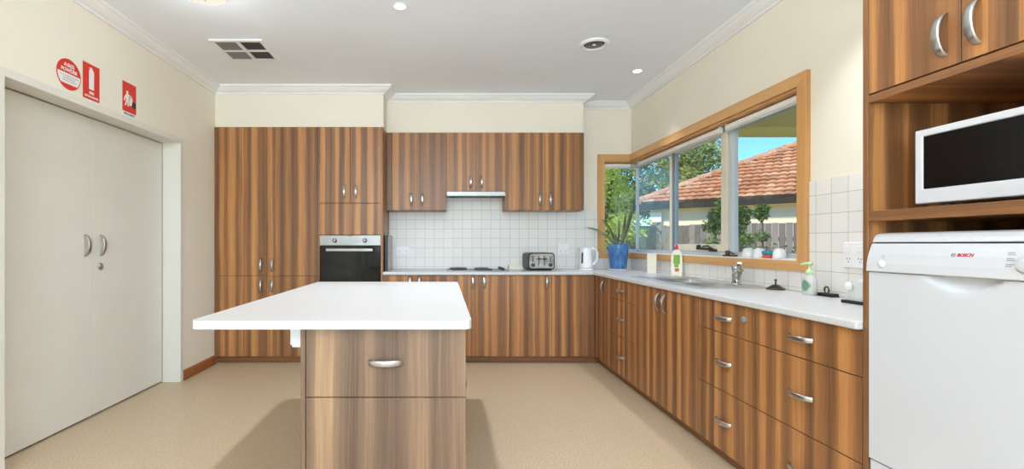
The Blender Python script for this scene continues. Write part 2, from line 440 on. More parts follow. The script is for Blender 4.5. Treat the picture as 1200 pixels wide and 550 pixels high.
# skirting
sk = MB().prism([(XL, D1+.035, 0), (XL+.018, D1+.035, 0), (XL+.018, D1+.035, .07), (XL+.008, D1+.035, .085), (XL, D1+.035, .085)], (0, YC-D1-.035, 0))
struct('baseboard_left', sk, 'skirt', 'short varnished brown skirting board between door frame and tall cabinet', 'skirting board')
struct('baseboard_front', MB().box(XL, XR, YF, YF+.015, 0, .085), 'skirt', 'varnished brown skirting board behind the camera', 'skirting board')

# double doors
tf = thing('trim_2', 'off white timber frame lining the double doorway', 'door frame', (XL, D1, 0), 0, None, 'structure')
f = MB(); e = .032; pr = .012; dp = .14
f.box(XL-dp, XL+pr, D1-.012, D1+e, 0, DZ+e); f.box(XL-dp, XL+pr, D0-e, D0+.012, 0, DZ+e)
f.box(XL-dp, XL+pr, D0+.012, D1-.012, DZ-.012, DZ+e)
obj('door_lining', f, 'door', tf, .003)
XD = XL-dp
def bow_mesh():
    """bow handle: long axis Z, stands off towards -Y, centred on its mounting plane"""
    mb = MB(); L, h, n = .122, .03, 18; rows = []
    for i in range(n+1):
        t = -1+2*i/n
        z = t*L/2; o = -h*max(0, 1-t*t)**.62
        w = .0100+.0018*(1-t*t); th = .0032
        tt = Vector((0, h*1.24*t*max(.05, 1-t*t)**-.38, L/2)).normalized(); nrm = Vector((0, -tt.z, tt.y))
        c = Vector((0, o, z))
        rows.append([c+Vector((sx*w, 0, 0))+nrm*sy*th for sx, sy in ((-.7, -1), (.7, -1), (1, -.3), (1, .5), (.6, 1), (-.6, 1), (-1, .5), (-1, -.3))])
    vs = [p for r in rows for p in r]; m = 8
    mb.add(vs, [(i*m+k, i*m+(k+1) % m, (i+1)*m+(k+1) % m, (i+1)*m+k) for i in range(n) for k in range(m)], 0, True)
    mb.add(rows[0], [tuple(range(m))]); mb.add(rows[-1], [tuple(range(m))])
    me = to_mesh('bow_handle', mb); me.materials.append(M['handle']); return me
BOW = bow_mesh()
def handle(parent, pos, face, horizontal=False, scale=1.0):
    o = bpy.data.objects.new('handle', BOW); C.objects.link(o); o.parent = parent
    w = W[parent.name]; o.location = (pos[0]-w[0], pos[1]-w[1], pos[2]-w[2])
    rz = {'-Y': 0, '-X': -PI/2, '+X': PI/2}[face]
    o.rotation_euler = (0, PI/2 if horizontal else 0, rz); o.scale = (scale,)*3
    return o
YM = 3.148
for nm, a, b, lab, hy in (('door_1', D0+.015, YM-.002, 'near off white leaf of the flush double door', YM-.065), ('door_2', YM+.002, D1-.017, 'far off white leaf of the flush double door, with a keyhole', YM+.075)):
    d = thing(nm, lab, 'door', (XD, a, .006), 0, None, 'structure')
    lf = obj('door_leaf', MB().box(XD-.035, XD, a, b, .012, DZ-.016), 'door', d, .002)
    handle(lf, (XD, hy, 1.15), '+X', False, 1.15)
    if nm == 'door_2':
        obj('lock', MB().lathe([(.0, .0), (.024, 0), (.024, .006), (.018, .009), (0, .009)], (XD, hy-.005, 1.005), 20, 0, 'X', False).box(XD+.009, XD+.010, hy-.008, hy-.002, .998, 1.012), 'handle', lf)
# back of the cupboard recess behind the doors
obj('recess_back', MB().box(XL-.3, XL-.25, D0, D1, 0, DZ), 'wall', wall_left)

# ------------------------------------------------------------------ corner window
win = thing('window_1', 'timber framed corner window above the sink', 'window', (XR, WY0, WZ0), 0, None, 'structure')
FZ0, FZ1, FY0, FX0 = 1.006, 2.122, 2.584, 1.656
ft = .022
def arch(name, mb, mat): return obj(name, mb, mat, win, .003)
arch('timber_architrave', MB().prism([(XR, FY0, FZ0), (XR, FY0, FZ1), (XR, WY0, WZ1), (XR, WY0, WZ0)], (-ft, 0, 0)), 'pine')
arch('timber_architrave', MB().prism([(XR, FY0, FZ1), (XR, YB-ft, FZ1), (XR, YB-ft, WZ1), (XR, WY0, WZ1)], (-ft, 0, 0)), 'pine_h')
arch('timber_architrave', MB().prism([(XR, FY0, FZ0), (XR, WY0, WZ0), (XR, YB-ft, WZ0), (XR, YB-ft, FZ0)], (-ft, 0, 0)), 'pine_h')
arch('timber_architrave', MB().prism([(FX0, YB, FZ0), (FX0, YB, FZ1), (WX0, YB, WZ1), (WX0, YB, WZ0)], (0, -ft, 0)), 'pine')
arch('timber_architrave', MB().prism([(FX0, YB, FZ1), (XR, YB, FZ1), (XR, YB, WZ1), (WX0, YB, WZ1)], (0, -ft, 0)), 'pine_h')
arch('timber_architrave', MB().prism([(FX0, YB, FZ0), (WX0, YB, WZ0), (XR, YB, WZ0), (XR, YB, FZ0)], (0, -ft, 0)), 'pine_h')
GX, GY = XR+.115, YB+.115        # glazing planes
# linings: timber head and jambs, painted sill
ln = MB().box(XR-.004, GX+.03, WY0, YB+.19, WZ1-.012, WZ1).box(WX0, XR-.004, YB-.004, GY+.03, WZ1-.012, WZ1)
ln.box(XR-.004, GX+.03, WY0, WY0+.012, WZ0, WZ1-.012).box(WX0, WX0+.012, YB-.004, GY+.03, WZ0, WZ1-.012)
arch('lining', ln, 'pine_h')
sl = MB().prism([(XR-.01, WY0+.012, WZ0), (GX+.03, WY0+.012, WZ0), (GX+.03, GY+.03, WZ0), (WX0+.012, GY+.03, WZ0), (WX0+.012, YB-.01, WZ0), (XR-.01, YB-.01, WZ0)], (0, 0, .006))
obj('sill_board', sl, 'cornice', win)
SZ = WZ0+.006
fh0, fh1 = SZ, WZ1-.014
am = MB()
am.box(GX-.025, GX+.025, WY0+.012, GY+.025, fh0, fh0+.032); am.box(GX-.025, GX+.025, WY0+.012, GY+.025, fh1-.04, fh1)
am.box(WX0+.012, GX-.025, GY-.025, GY+.025, fh0, fh0+.032); am.box(WX0+.012, GX-.025, GY-.025, GY+.025, fh1-.04, fh1)
am.box(GX-.02, GX+.02, WY0+.012, WY0+.035, fh0+.032, fh1-.04); am.box(WX0+.012, WX0+.03, GY-.02, GY+.02, fh0+.032, fh1-.04)
am.box(GX-.014, GX+.014, GY-.014, GY+.014, fh0+.032, fh1-.04)
obj('aluminium_frame', am, 'alu', win, .002)
mul = MB().box(GX-.025, GX+.025, 3.44, 3.475, fh0+.032, fh1-.04)
obj('mullion', mul, 'alu', win, .002)
obj('mullion', MB().box(GX-.012, GX+.03, 4.33, 4.365, fh0+.032, fh1-.04), 'alu', win, .002)
SX = GX-.018
sh = MB(); s0, s1, sz0, sz1 = 3.48, 4.36, fh0+.034, fh1-.042
sash = obj('sash', MB().box(SX-.02, SX+.02, s0, s0+.07, sz0, sz1).box(SX-.02, SX+.02, s0+.07, s1-.10, sz0, sz0+.055).box(SX-.02, SX+.02, s0+.07, s1-.10, sz1-.02, sz1).box(SX-.02, SX+.02, s1-.04, s1, sz0, sz1), 'sash', win, .002)
obj('stile', MB().box(SX-.016, SX+.016, s1-.10, s1-.04, sz0, sz1), 'alu_blue', sash, .002)
obj('pane', MB().box(SX-.003, SX+.003, s0+.07, s1-.10, sz0+.055, sz1-.02), 'glass', win)
obj('pane', MB().box(GX-.003, GX+.003, WY0+.035, 3.44, fh0+.032, fh1-.04), 'glass', win)
obj('pane', MB().box(GX-.003, GX+.003, 4.365, GY-.014, fh0+.032, fh1-.04), 'glass', win)
obj('pane', MB().box(WX0+.03, GX-.014, GY-.003, GY+.003, fh0+.032, fh1-.04), 'glass', win)
# window winders on sash rail and sill
wd = MB().box(2.075, 2.099, 3.60, 3.68, 1.10, 1.118).box(2.08, 2.099, 3.66, 3.87, 1.112, 1.128)
wd.lathe([(0, 0), (.016, 0), (.018, .02), (.012, .034), (0, .034)], (2.085, 3.84, 1.118), 14, 0, 'Z', False).tube([(2.085, 3.62, 1.115), (2.07, 3.68, 1.145), (2.075, 3.75, 1.14), (2.085, 3.8, 1.12)], .007, 8)
obj('winder_handle', wd, 'black', win, .002)
wd = MB().box(2.06, 2.105, 3.36, 3.47, SZ, SZ+.012).lathe([(0, 0), (.016, 0), (.014, .03), (0, .03)], (2.08, 3.44, SZ+.012), 12, 0, 'Z', False).tube([(2.08, 3.44, SZ+.03), (2.07, 3.40, SZ+.035), (2.065, 3.35, SZ+.02)], .006, 8)
obj('latch', wd, 'gun', win, .002)
# roller blinds rolled up under the window head
for lab, a, b, ax in (('rolled white blind above the nearest pane of the corner window', 2.69, 3.43, 'Y'), ('rolled white blind above the middle and far panes of the corner window', 3.52, 4.98, 'Y'), ('short rolled white blind above the narrow back pane by the corner', 1.745, 2.03, 'X')):
    if ax == 'Y':
        b_ = thing('roller_blind', lab, 'blind', (2.075, a, 2.005), 0, 'roller blinds of the corner window')
        obj('blind_roll', MB().lathe([(.022, a), (.022, b)], (2.075, 0, 2.013), 20, 0, 'Y'), 'blind', b_)
        obj('bottom_bar', MB().box(2.062, 2.074, a, b, 1.978, 1.99), 'alu', b_, .003)
        obj('bracket', MB().box(2.06, 2.09, a-.005, a, 1.99, 2.038), 'white', b_); obj('bracket', MB().box(2.06, 2.09, b, b+.005, 1.99, 2.038), 'white', b_)
    else:
        b_ = thing('roller_blind', lab, 'blind', (a, 5.12, 2.005), 0, 'roller blinds of the corner window')
        obj('blind_roll', MB().lathe([(.022, a), (.022, b)], (0, 5.115, 2.013), 20, 0, 'X'), 'blind', b_)
        obj('bottom_bar', MB().box(a, b, 5.102, 5.114, 1.978, 1.99), 'alu', b_, .003)
        obj('bracket', MB().box(a-.005, a, 5.10, 5.13, 1.99, 2.038), 'white', b_)

# ------------------------------------------------------------------ cabinets
TD = .018
def slab(ori, a0, a1, z0, z1, front, th=TD, mi=0, mb=None):
    """a front panel whose face lies on plane 'front'"""
    mb = mb or MB()
    if ori == 'B': return mb.box(a0, a1, front, front+th, z0, z1, mi)
    return mb.box(front, front+th, a0, a1, z0, z1, mi)
def carcass(ori, a0, a1, z0, z1, f, b, top=True, shelves=()):
    """open-fronted box of boards from depth f to depth b"""
    mb = MB(); t = .016
    def bx(p0, p1, d0, d1, q0, q1):
        if ori == 'B': mb.box(p0, p1, d0, d1, q0, q1)
        else: mb.box(d0, d1, p0, p1, q0, q1)
    bx(a0, a0+t, f, b, z0, z1); bx(a1-t, a1, f, b, z0, z1)
    bx(a0+t, a1-t, f, b, z0, z0+t); bx(a0+t, a1-t, b-.01, b, z0+t, z1)
    if top: bx(a0+t, a1-t, f, b-.01, z1-t, z1)
    for s in shelves: bx(a0+t, a1-t, f, b-.01, s-t/2, s+t/2)
    return mb
def front(unit, ori, kind, a0, a1, z0, z1, f, h=None, hz=False, mat='wood'):
    g = .0016
    o = obj(kind, slab(ori, a0+g, a1-g, z0+g, z1-g, f), mat, unit, .0008, 1)
    if h is not None:
        a, z = h
        handle(o, (a, f, z) if ori == 'B' else (f, a, z), '-Y' if ori == 'B' else '-X', hz)
    return o
ZK, ZB = .072, .858
def base(name, label, cat, ori, a0, a1, fronts, group='cabinets under the L shaped worktop', back=None, kick=True, top=False):
    f = YC if ori == 'B' else XC; b = (YB if ori == 'B' else XR)-.012
    a0 += .0005; a1 -= .0005
    u = thing(name, label, cat, (a0, f, 0) if ori == 'B' else (f, a0, 0), 0, group)
    obj('carcass', carcass(ori, a0, a1, ZK, ZB, f+TD+.001, b, top), 'wood', u)
    for fr_ in fronts: front(u, ori, *fr_[:5], f, *(fr_[5:]))
    obj('kickboard', slab(ori, a0, a1, .001, ZK, f+.055, .016), 'wood_h', u)
    return u
cg = 'cabinets under the L shaped worktop'
base('base_cabinet', 'base cabinet under the left end of the back worktop, right beside the oven tower', 'cabinet', 'B', -.587, .030,
     [('door', -.587, -.28, ZK, ZB, (-.325, .78)), ('door', -.28, .030, ZK, ZB, (-.235, .78))])
base('base_cabinet', 'two door base cabinet right below the cooktop', 'cabinet', 'B', .030, .637,
     [('door', .030, .336, ZK, ZB, (.282, .79)), ('door', .336, .637, ZK, ZB, (.39, .79))])
base('base_cabinet', 'single door base cabinet below the toaster', 'cabinet', 'B', .637, 1.04, [('door', .637, 1.04, ZK, ZB, (.995, .79))])
# corner cabinet: one thing with a blind panel on the back run and a door on the right run
cc = thing('corner_cabinet', 'corner base cabinet below the kettle and the blue plant pot', 'cabinet', (1.45, 4.5, 0), 0, cg)
mb = MB().box(1.0405, 1.056, YC+.02, YB-.012, ZK, ZB).box(1.056, XR-.012, YB-.028, YB-.012, ZK, ZB).box(XR-.028, XR-.012, 4.147, YB-.028, ZK, ZB)
mb.box(XC+.02, XR-.012, 4.1305, 4.147, ZK, ZB).box(1.056, XC+.02, YC+.02, YB-.028, ZK, ZK+.016).box(XC+.02, XR-.028, 4.147, YB-.028, ZK, ZK+.016)
obj('carcass', mb, 'wood', cc)
front(cc, 'B', 'fixed_panel', 1.04, XC, ZK, ZB, YC)
front(cc, 'R', 'door', 4.13, YC-.003, ZK, ZB, XC, (4.27, .765))
obj('kickboard', MB().box(1.0405, XC+.055, YC+.055, YC+.071, .001, ZK).box(XC+.055, XC+.071, 4.1305, YC+.071, .001, ZK), 'wood_h', cc)
def drawers(name, label, a0, a1, **k):
    c = (a0+a1)/2
    return base(name, label, 'cabinet', 'R', a0, a1, [('drawer', a0, a1, .694, ZB, (c, .775), True), ('drawer', a0, a1, .391, .694, (c, .542), True), ('drawer', a0, a1, ZK, .391, (c, .234), True)])
drawers('drawer_cabinet', 'three drawer cabinet between the corner cabinet and the sink doors', 3.573, 4.13)
base('sink_cabinet', 'double door cabinet below the sink', 'cabinet', 'R', 2.683, 3.573,
     [('door', 2.683, 3.128, ZK, ZB, (3.083, .765)), ('door', 3.128, 3.573, ZK, ZB, (3.175, .765))])
dB = drawers('drawer_cabinet', 'three drawer cabinet with a round lock in its top drawer', 2.197, 2.683)
dtop = [o for o in dB.children if o.name.startswith('drawer')][0]
obj('lock', MB().lathe([(0, 0), (.016, 0), (.016, -.008), (.012, -.012), (0, -.012)], (XC, 2.272, .793), 20, 0, 'X', False).box(XC-.014, XC-.012, 2.270, 2.274, .785, .801), 'grey', dtop)
drawers('drawer_cabinet', 'three drawer cabinet hard against the tall appliance housing', 1.634, 2.197)

# tall pantry, left of the oven tower
pz = 2.29
PX0, PX1 = XL+.002, -1.2185
u = thing('pantry_cabinet', 'tall four door pantry cabinet in the left corner', 'cabinet', (PX0, YC, 0), 0, 'tall cabinets on the back wall')
obj('carcass', carcass('B', PX0, PX1, ZK, pz, YC+TD+.001, YB-.002, True, (.85, 1.3, 1.8)), 'wood', u)
obj('edge_panel', MB().box(PX0, PX0+.018, YC, YC+TD, ZK, pz), 'wood', u)
pm = -1.706
front(u, 'B', 'door', PX0+.018, pm, .85, pz, YC, (pm-.058, .955)); front(u, 'B', 'door', pm, PX1, .85, pz, YC, (pm+.052, .955))
front(u, 'B', 'door', PX0+.018, pm, ZK, .85, YC, (pm-.058, .755)); front(u, 'B', 'door', pm, PX1, ZK, .85, YC, (pm+.052, .755))
obj('kickboard', MB().box(PX0, PX1, YC+.055, YC+.071, .001, ZK), 'wood_h', u)
# oven tower
TX0, TX1 = -1.217, -.589
tw = thing('oven_tower_cabinet', 'tall cabinet tower that holds the built in oven', 'cabinet', (TX0, YC, 0), 0, 'tall cabinets on the back wall')
mb = MB().box(TX0, TX0+.018, YC, YB-.002, ZK, pz).box(TX1-.018, TX1, YC, YB-.002, ZK, pz).box(TX0+.018, TX1-.018, YB-.012, YB-.002, ZK, pz)
for z in (ZK, .62, 1.244, 1.545, pz-.016): mb.box(TX0+.018, TX1-.018, YC+TD+.001, YB-.012, z, z+.016)
obj('carcass', mb, 'wood', tw)
tm = (TX0+TX1)/2
front(tw, 'B', 'door', TX0+.018, tm, 1.555, pz, YC, (tm-.056, 1.665)); front(tw, 'B', 'door', tm, TX1-.018, 1.555, pz, YC, (tm+.056, 1.665))
front(tw, 'B', 'fixed_panel', TX0+.018, TX1-.018, 1.247, 1.549, YC)
front(tw, 'B', 'drawer', TX0+.018, TX1-.018, ZK, .628, YC, (tm, .5), True)
obj('kickboard', MB().box(TX0, TX1, YC+.055, YC+.071, .001, ZK), 'wood_h', tw)
# wall cabinets
def overhead(label, a0, a1, z0, fronts, fillers=()):
    zt = 2.30
    a0 += .0005; a1 -= .0005
    u = thing('wall_cabinet', label, 'cabinet', (a0, YU, z0), 0, 'wall cabinets above the back worktop')
    obj('carcass', carcass('B', a0, a1, z0, zt, YU+TD+.001, YB-.009, True, (1.9,)), 'wood', u)
    for fr_ in fronts: front(u, 'B', *fr_[:3], z0, zt, YU, *(fr_[3:]))
    for a, b in fillers: front(u, 'B', 'filler_strip', a, b, z0, zt, YU)
    return u
overhead('two door wall cabinet between the oven tower and the range hood', -.587, .026, 1.505, [('door', -.532, -.274, (-.332, 1.615)), ('door', -.274, .026, (-.218, 1.615))], [(-.587, -.532)])
overhead('short two door wall cabinet above the range hood', .026, .628, 1.694, [('door', .026, .327, (.275, 1.795)), ('door', .327, .628, (.388, 1.795))])
overhead('two door wall cabinet above the toaster, nearest the window', .628, 1.435, 1.505, [('door', .628, 1.036, (.982, 1.615)), ('door', 1.036, 1.435, (1.09, 1.615))])

# worktop: L shape with an opening for the sink
HX0, HX1, HY0, HY1 = 1.55, 1.962, 2.84, 3.86
xs = [-.587, XC-.022, HX0, HX1, XR-.0085]; ys = [1.634, HY0, HY1, YC-.022, YB-.0085]
wt = grid_solid(xs, ys, lambda u, v: (u > XC-.022 or v > YC-.022) and not (HX0 < u < HX1 and HY0 < v < HY1), lambda u, v, t: (u, v, t), .860, .890)
tag(obj('worktop', wt, 'top', None, .006, 3), 'white speckled L shaped worktop along the back and right walls', 'worktop')
ZW = .8905
# ------------------------------------------------------------------ oven
ov = thing('wall_oven', 'built in oven with black glass door and two steel knobs', 'oven', (tm, YC, .64), 0)
ox0, ox1 = TX0+.02, TX1-.02
obj('oven_body', MB().box(ox0+.004, ox1-.004, YC+.024, YB-.05, .642, 1.238), 'black', ov)
op = obj('control_panel', MB().box(ox0, ox1, YC-.004, YC+.02, 1.145, 1.242), 'steel', ov, .002)
for kx in (tm-.148, tm+.142):
    obj('knob', MB().lathe([(0, 0), (.021, 0), (.021, -.006), (.017, -.008), (.016, -.026), (.013, -.029), (0, -.029)], (kx, YC-.0045, 1.192), 22, 0, 'Y', False).box(kx-.003, kx+.003, YC-.038, YC-.032, 1.176, 1.208), 'steel', op)
obj('badge', MB().box(tm-.02, tm+.02, YC-.0052, YC-.004, 1.232, 1.238), 'dark', op)
od = obj('oven_door', MB().box(ox0, ox1, YC-.003, YC+.02, .652, 1.141), 'bglass', ov, .003)
obj('oven_window', MB().box(ox0+.07, ox1-.07, YC-.0045, YC-.003, .74, 1.075), 'bglass', od)
hb = MB().box(tm-.225, tm+.225, YC-.05, YC-.036, 1.088, 1.116)
for s in (-1, 1): hb.box(tm+s*.2-.008, tm+s*.2+.008, YC-.038, YC-.003, 1.092, 1.112)
obj('oven_handle', hb, 'steel', od, .004)
# range hood
rh = thing('range_hood', 'slim slide out steel range hood above the cooktop', 'range hood', (.327, YU, 1.65), 0)
obj('hood_body', MB().box(.032, .622, YU-.004, YB-.02, 1.655, 1.6925), 'grey', rh, .002)
obj('hood_front', MB().box(.029, .625, YU-.03, YU-.005, 1.648, 1.692), 'steel', rh, .002)
obj('filter_mesh', MB().box(.06, .60, YU+.03, YB-.05, 1.650, 1.655), 'dark', rh)
for k in range(3): obj('button', MB().box(.43+k*.035, .455+k*.035, YU-.024, YU-.006, 1.640, 1.648), 'black', rh, .001)
# cooktop
ct = thing('cooktop', 'electric cooktop with four black hotplates on the back worktop', 'cooktop', (.33, 4.77, ZW), 0)
obj('steel_plate', MB().box(.03, .645, 4.585, 4.985, ZW, ZW+.009), 'steel', ct, .003)
for (x, y, r) in ((.15, 4.68, .075), (.15, 4.88, .09), (.395, 4.68, .09), (.395, 4.88, .075)):
    obj('hotplate', MB().lathe([(0, 0), (r+.008, 0), (r+.008, .004), (r, .006), (r-.004, .013), (r*.3, .013), (r*.28, .010), (0, .010)], (x, y, ZW+.0092), 36, 0, 'Z', False), 'dark', ct)
for k in range(4):
    obj('knob', MB().lathe([(0, 0), (.019, 0), (.019, .006), (.015, .022), (.012, .024), (0, .024)], (.585, 4.64+k*.088, ZW+.0092), 18, 0, 'Z', False), 'dark', ct)
# upright board against the oven tower
cb = thing('cutting_board', 'marbled board with black edge standing against the oven tower', 'board', (-.565, 4.82, ZW), 0)
obj('board_core', MB().box(-.583, -.553, 4.635, 5.02, ZW, 1.245), 'black', cb, .004)
obj('board_face', MB().box(-.553, -.548, 4.645, 5.01, ZW+.008, 1.238), 'marble', cb, .002)
# toaster (local coords, front towards -Y)
ts = thing('toaster', 'four slice toaster with black sides and chrome front on the back worktop', 'toaster', (.972, 4.81, ZW), math.radians(5))
def rrect(w, h, r, n=5, z0=0):
    pts = []
    for cx, cz, a0 in ((w/2-r, z0+r, -PI/2), (w/2-r, z0+h-r, 0), (-w/2+r, z0+h-r, PI/2), (-w/2+r, z0+r, PI)):
        for i in range(n+1):
            a = a0+i*PI/2/n; pts.append((cx+r*math.cos(a), cz+r*math.sin(a)))
    return pts
tb = MB().prism([(x, -.10, z) for x, z in rrect(.272, .168, .03, 5, .012)], (0, .22, 0), 0, True)
obj('toaster_body', tb, 'black', ts, .003, local=True)
tfp = obj('front_panel', MB().prism([(x, -.108, z) for x, z in rrect(.25, .146, .022, 4, .024)], (0, .008, 0)), 'chrome', ts, .002, local=True)
for k in range(4):
    obj('slot', MB().box(-.105, .105, -.07+k*.045, -.05+k*.045, .1795, .1815) if False else MB().box(-.10+k*.053, -.078+k*.053, -.075, .09, .1795, .1812), 'dark', ts, local=True)
for sx in (-.028, .028):
    obj('lever', MB().box(sx-.004, sx+.004, -.112, -.1085, .05, .15).box(sx-.02, sx+.02, -.128, -.1085, .112, .124), 'black', ts, .002, local=True)
for sx in (-.09, .09):
    obj('knob', MB().lathe([(0, 0), (.02, 0), (.018, -.014), (0, -.016)], (sx, -.1085, .058), 20, 0, 'Y', False), 'dark', ts, local=True)
    for k in range(3): obj('button', MB().box(sx-.008, sx+.008, -.1115, -.1085, .09+k*.02, .103+k*.02), 'dark', ts, .001, local=True)
obj('foot', MB().box(-.11, .11, -.08, .1, 0, .012), 'black', ts, local=True)
# white wrap box behind the toaster
wb_ = thing('wrap_box', 'long white box lying between the cooktop and the toaster', 'box', (.745, 4.94, ZW), 0)
obj('carton', MB().box(.685, .83, 4.915, 4.965, ZW, ZW+.05), 'cream', wb_, .003)
obj('end_flap', MB().box(.679, .6845, 4.92, 4.96, ZW+.004, ZW+.046), 'grey', wb_, .001)
# kettle (local; handle to +X, spout to -X)
kt = thing('kettle', 'white plastic jug kettle with dark gauge strip on the back worktop', 'kettle', (1.47, 4.86, ZW), math.radians(-8))
obj('kettle_base', MB().lathe([(0, 0), (.078, 0), (.08, .006), (.076, .016), (0, .018)], (0, 0, 0), 32, 0, 'Z', False), 'white', kt, local=True)
kb = MB().lathe([(0, .02), (.066, .02), (.07, .03), (.069, .06), (.064, .13), (.06, .19), (.06, .212), (.056, .218)], (0, 0, 0), 32, 0, 'Z', False, 1, .92)
kb.add([(-.045, -.028, .195), (-.045, .028, .195), (-.088, 0, .222), (-.04, -.034, .222), (-.04, .034, .222), (-.055, 0, .165)], [(0, 5, 2), (0, 2, 3), (5, 1, 2), (1, 4, 2), (2, 4, 3)], 0, True)
obj('jug', kb, 'white', kt, local=True)
obj('kettle_lid', MB().lathe([(.057, .216), (.056, .224), (.03, .232), (0, .233)], (0, 0, 0), 28, 0, 'Z', False, 1, .92), 'white', kt, local=True)
obj('gauge_strip', MB().add([(-.052, -.047, .07), (-.036, -.056, .07), (-.034, -.053, .18), (-.048, -.044, .18), (-.05, -.044, .07), (-.034, -.053, .07), (-.032, -.05, .18), (-.046, -.041, .18)], [(0, 1, 2, 3), (7, 6, 5, 4), (0, 4, 5, 1), (1, 5, 6, 2), (2, 6, 7, 3), (3, 7, 4, 0)]), 'dark', kt, local=True)
obj('kettle_handle', MB().tube([(.05, 0, .212), (.075, 0, .224), (.1, 0, .212), (.117, 0, .18), (.118, 0, .14), (.105, 0, .095), (.085, 0, .065), (.064, 0, .052)], [.012, .013, .013, .012, .012, .012, .012, .012], 12, 0, .9), 'white', kt, local=True)
# power outlets
def outlet(name, label, face, c, w, h, switches, up=False):
    """c: centre on the wall surface"""
    o = thing(name, label, 'power outlet', c, 0, 'power outlets on the tiles')
    def bx(a0, a1, z0, z1, d0, d1):
        if face == '-Y': return MB().box(c[0]+a0, c[0]+a1, c[1]-d1, c[1]-d0, c[2]+z0, c[2]+z1)
        return MB().box(c[0]-d1, c[0]-d0, c[1]-a1, c[1]-a0, c[2]+z0, c[2]+z1)
    pl = obj('face_plate', bx(-w/2, w/2, -h/2, h/2, .0005, .010), 'white', o, .003)
    for a, z in switches[0]: obj('rocker_switch', bx(a-.012, a+.012, z-.016, z+.016, .010, .0135), 'cornice', pl, .002)
    for a, z in switches[1]:
        m = bx(a-.009, a-.006, z+.002, z+.011, .010, .0107)
        for q in (bx(a+.006, a+.009, z+.002, z+.011, .010, .0107), bx(a-.0015, a+.0015, z-.012, z-.004, .010, .0107)): m.add(q.v, q.f)
        obj('socket_slots', m, 'dark', pl)
    return o
outlet('power_outlet', 'white double power outlet on the tiles beside the standing board', '-Y', (-.44, YB-.008, 1.09), .135, .08, ([(-.02, .02), (.02, .02)], [(-.04, -.01), (.04, -.01)]))
outlet('power_outlet', 'square white outlet plate on the tiles between toaster and kettle', '-Y', (1.285, YB-.008, 1.105), .115, .115, ([(-.028, .03), (.028, .03)], [(-.028, -.025), (.028, -.025)]))
outlet('power_outlet', 'white outlet plate on the right wall tiles beside the tall housing', '-X', (XR-.008, 2.29, 1.105), .125, .125, ([(-.032, .03), (.032, .03)], [(-.032, -.025), (.032, -.025)]))

# ------------------------------------------------------------------ plant
pp = thing('potted_plant', 'blue glazed pot of grey green strap leaves on a white saucer', 'plant', (1.80, 4.84, ZW), 0)
obj('saucer', MB().lathe([(0, 0), (.10, 0), (.118, .012), (.114, .014), (.098, .006), (0, .006)], (1.80, 4.84, ZW), 36, 0, 'Z', False), 'white', pp)
pz0 = ZW+.0065
obj('pot', MB().lathe([(0, 0), (.074, 0), (.08, .01), (.096, .16), (.101, .225), (.101, .25), (.096, .262), (.088, .262), (.086, .235), (0, .232)], (1.80, 4.84, pz0), 40, 0, 'Z', False), 'pot', pp)
obj('soil', MB().lathe([(0, .244), (.05, .246), (.085, .240)], (1.80, 4.84, pz0), 24, 0, 'Z', False), 'soil', pp)
def blade(pts, wid, twist=Vector((0, -1, 0)), fold=.18):
    """arched strap leaf along pts with width profile"""
    mb = MB(); P = [Vector(p) for p in pts]; n = len(P); rows = []
    for i, p in enumerate(P):
        t = (P[min(i+1, n-1)]-P[max(i-1, 0)]).normalized(); s = t.cross(twist).normalized(); nn = s.cross(t)
        q = i/(n-1); w = wid*(.45+.55*math.sin(PI*min(1, q*.9+.12))**.8)*(1 if q < .75 else max(.06, (1-q)/.25*.94+.06))
        rows += [p-s*w/2+nn*w*fold, p, p+s*w/2+nn*w*fold, p-nn*.0025]
    fs = []
    for i in range(n-1):
        a, b = i*4, (i+1)*4
        fs += [(a, a+1, b+1, b), (a+1, a+2, b+2, b+1), (a+2, a+3, b+3, b+2), (a+3, a, b, b+3)]
    mb.add(rows, fs, 0, True); return mb
def arc(b, tip, sag, n=12):
    B, T = Vector(b), Vector(tip); return [B.lerp(T, i/n)+Vector((0, 0, sag*math.sin(PI*i/n))) for i in range(n+1)]
pb = (1.80, 4.84, pz0+.235)
LV = [((-.02, 0, 0), (-.37, -.05, .20), .05, .026), ((-.012, .01, 0), (-.185, .03, .30), .05, .034), ((.01, 0, 0), (.175, -.03, .58), -.05, .048),
      ((0, .02, 0), (.03, .06, .30), .01, .03), ((-.02, -.02, 0), (-.07, -.05, .14), .03, .03), ((.02, -.01, 0), (.085, .02, .36), -.01, .034)]
for d0, d1, sag, w in LV:
    b = tuple(pb[i]+d0[i] for i in range(3)); t = tuple(pb[i]+d1[i] for i in range(3))
    obj('leaf', blade(arc(b, t, sag), w, Vector((.35, -.93, .05))), 'leaf_d', pp)

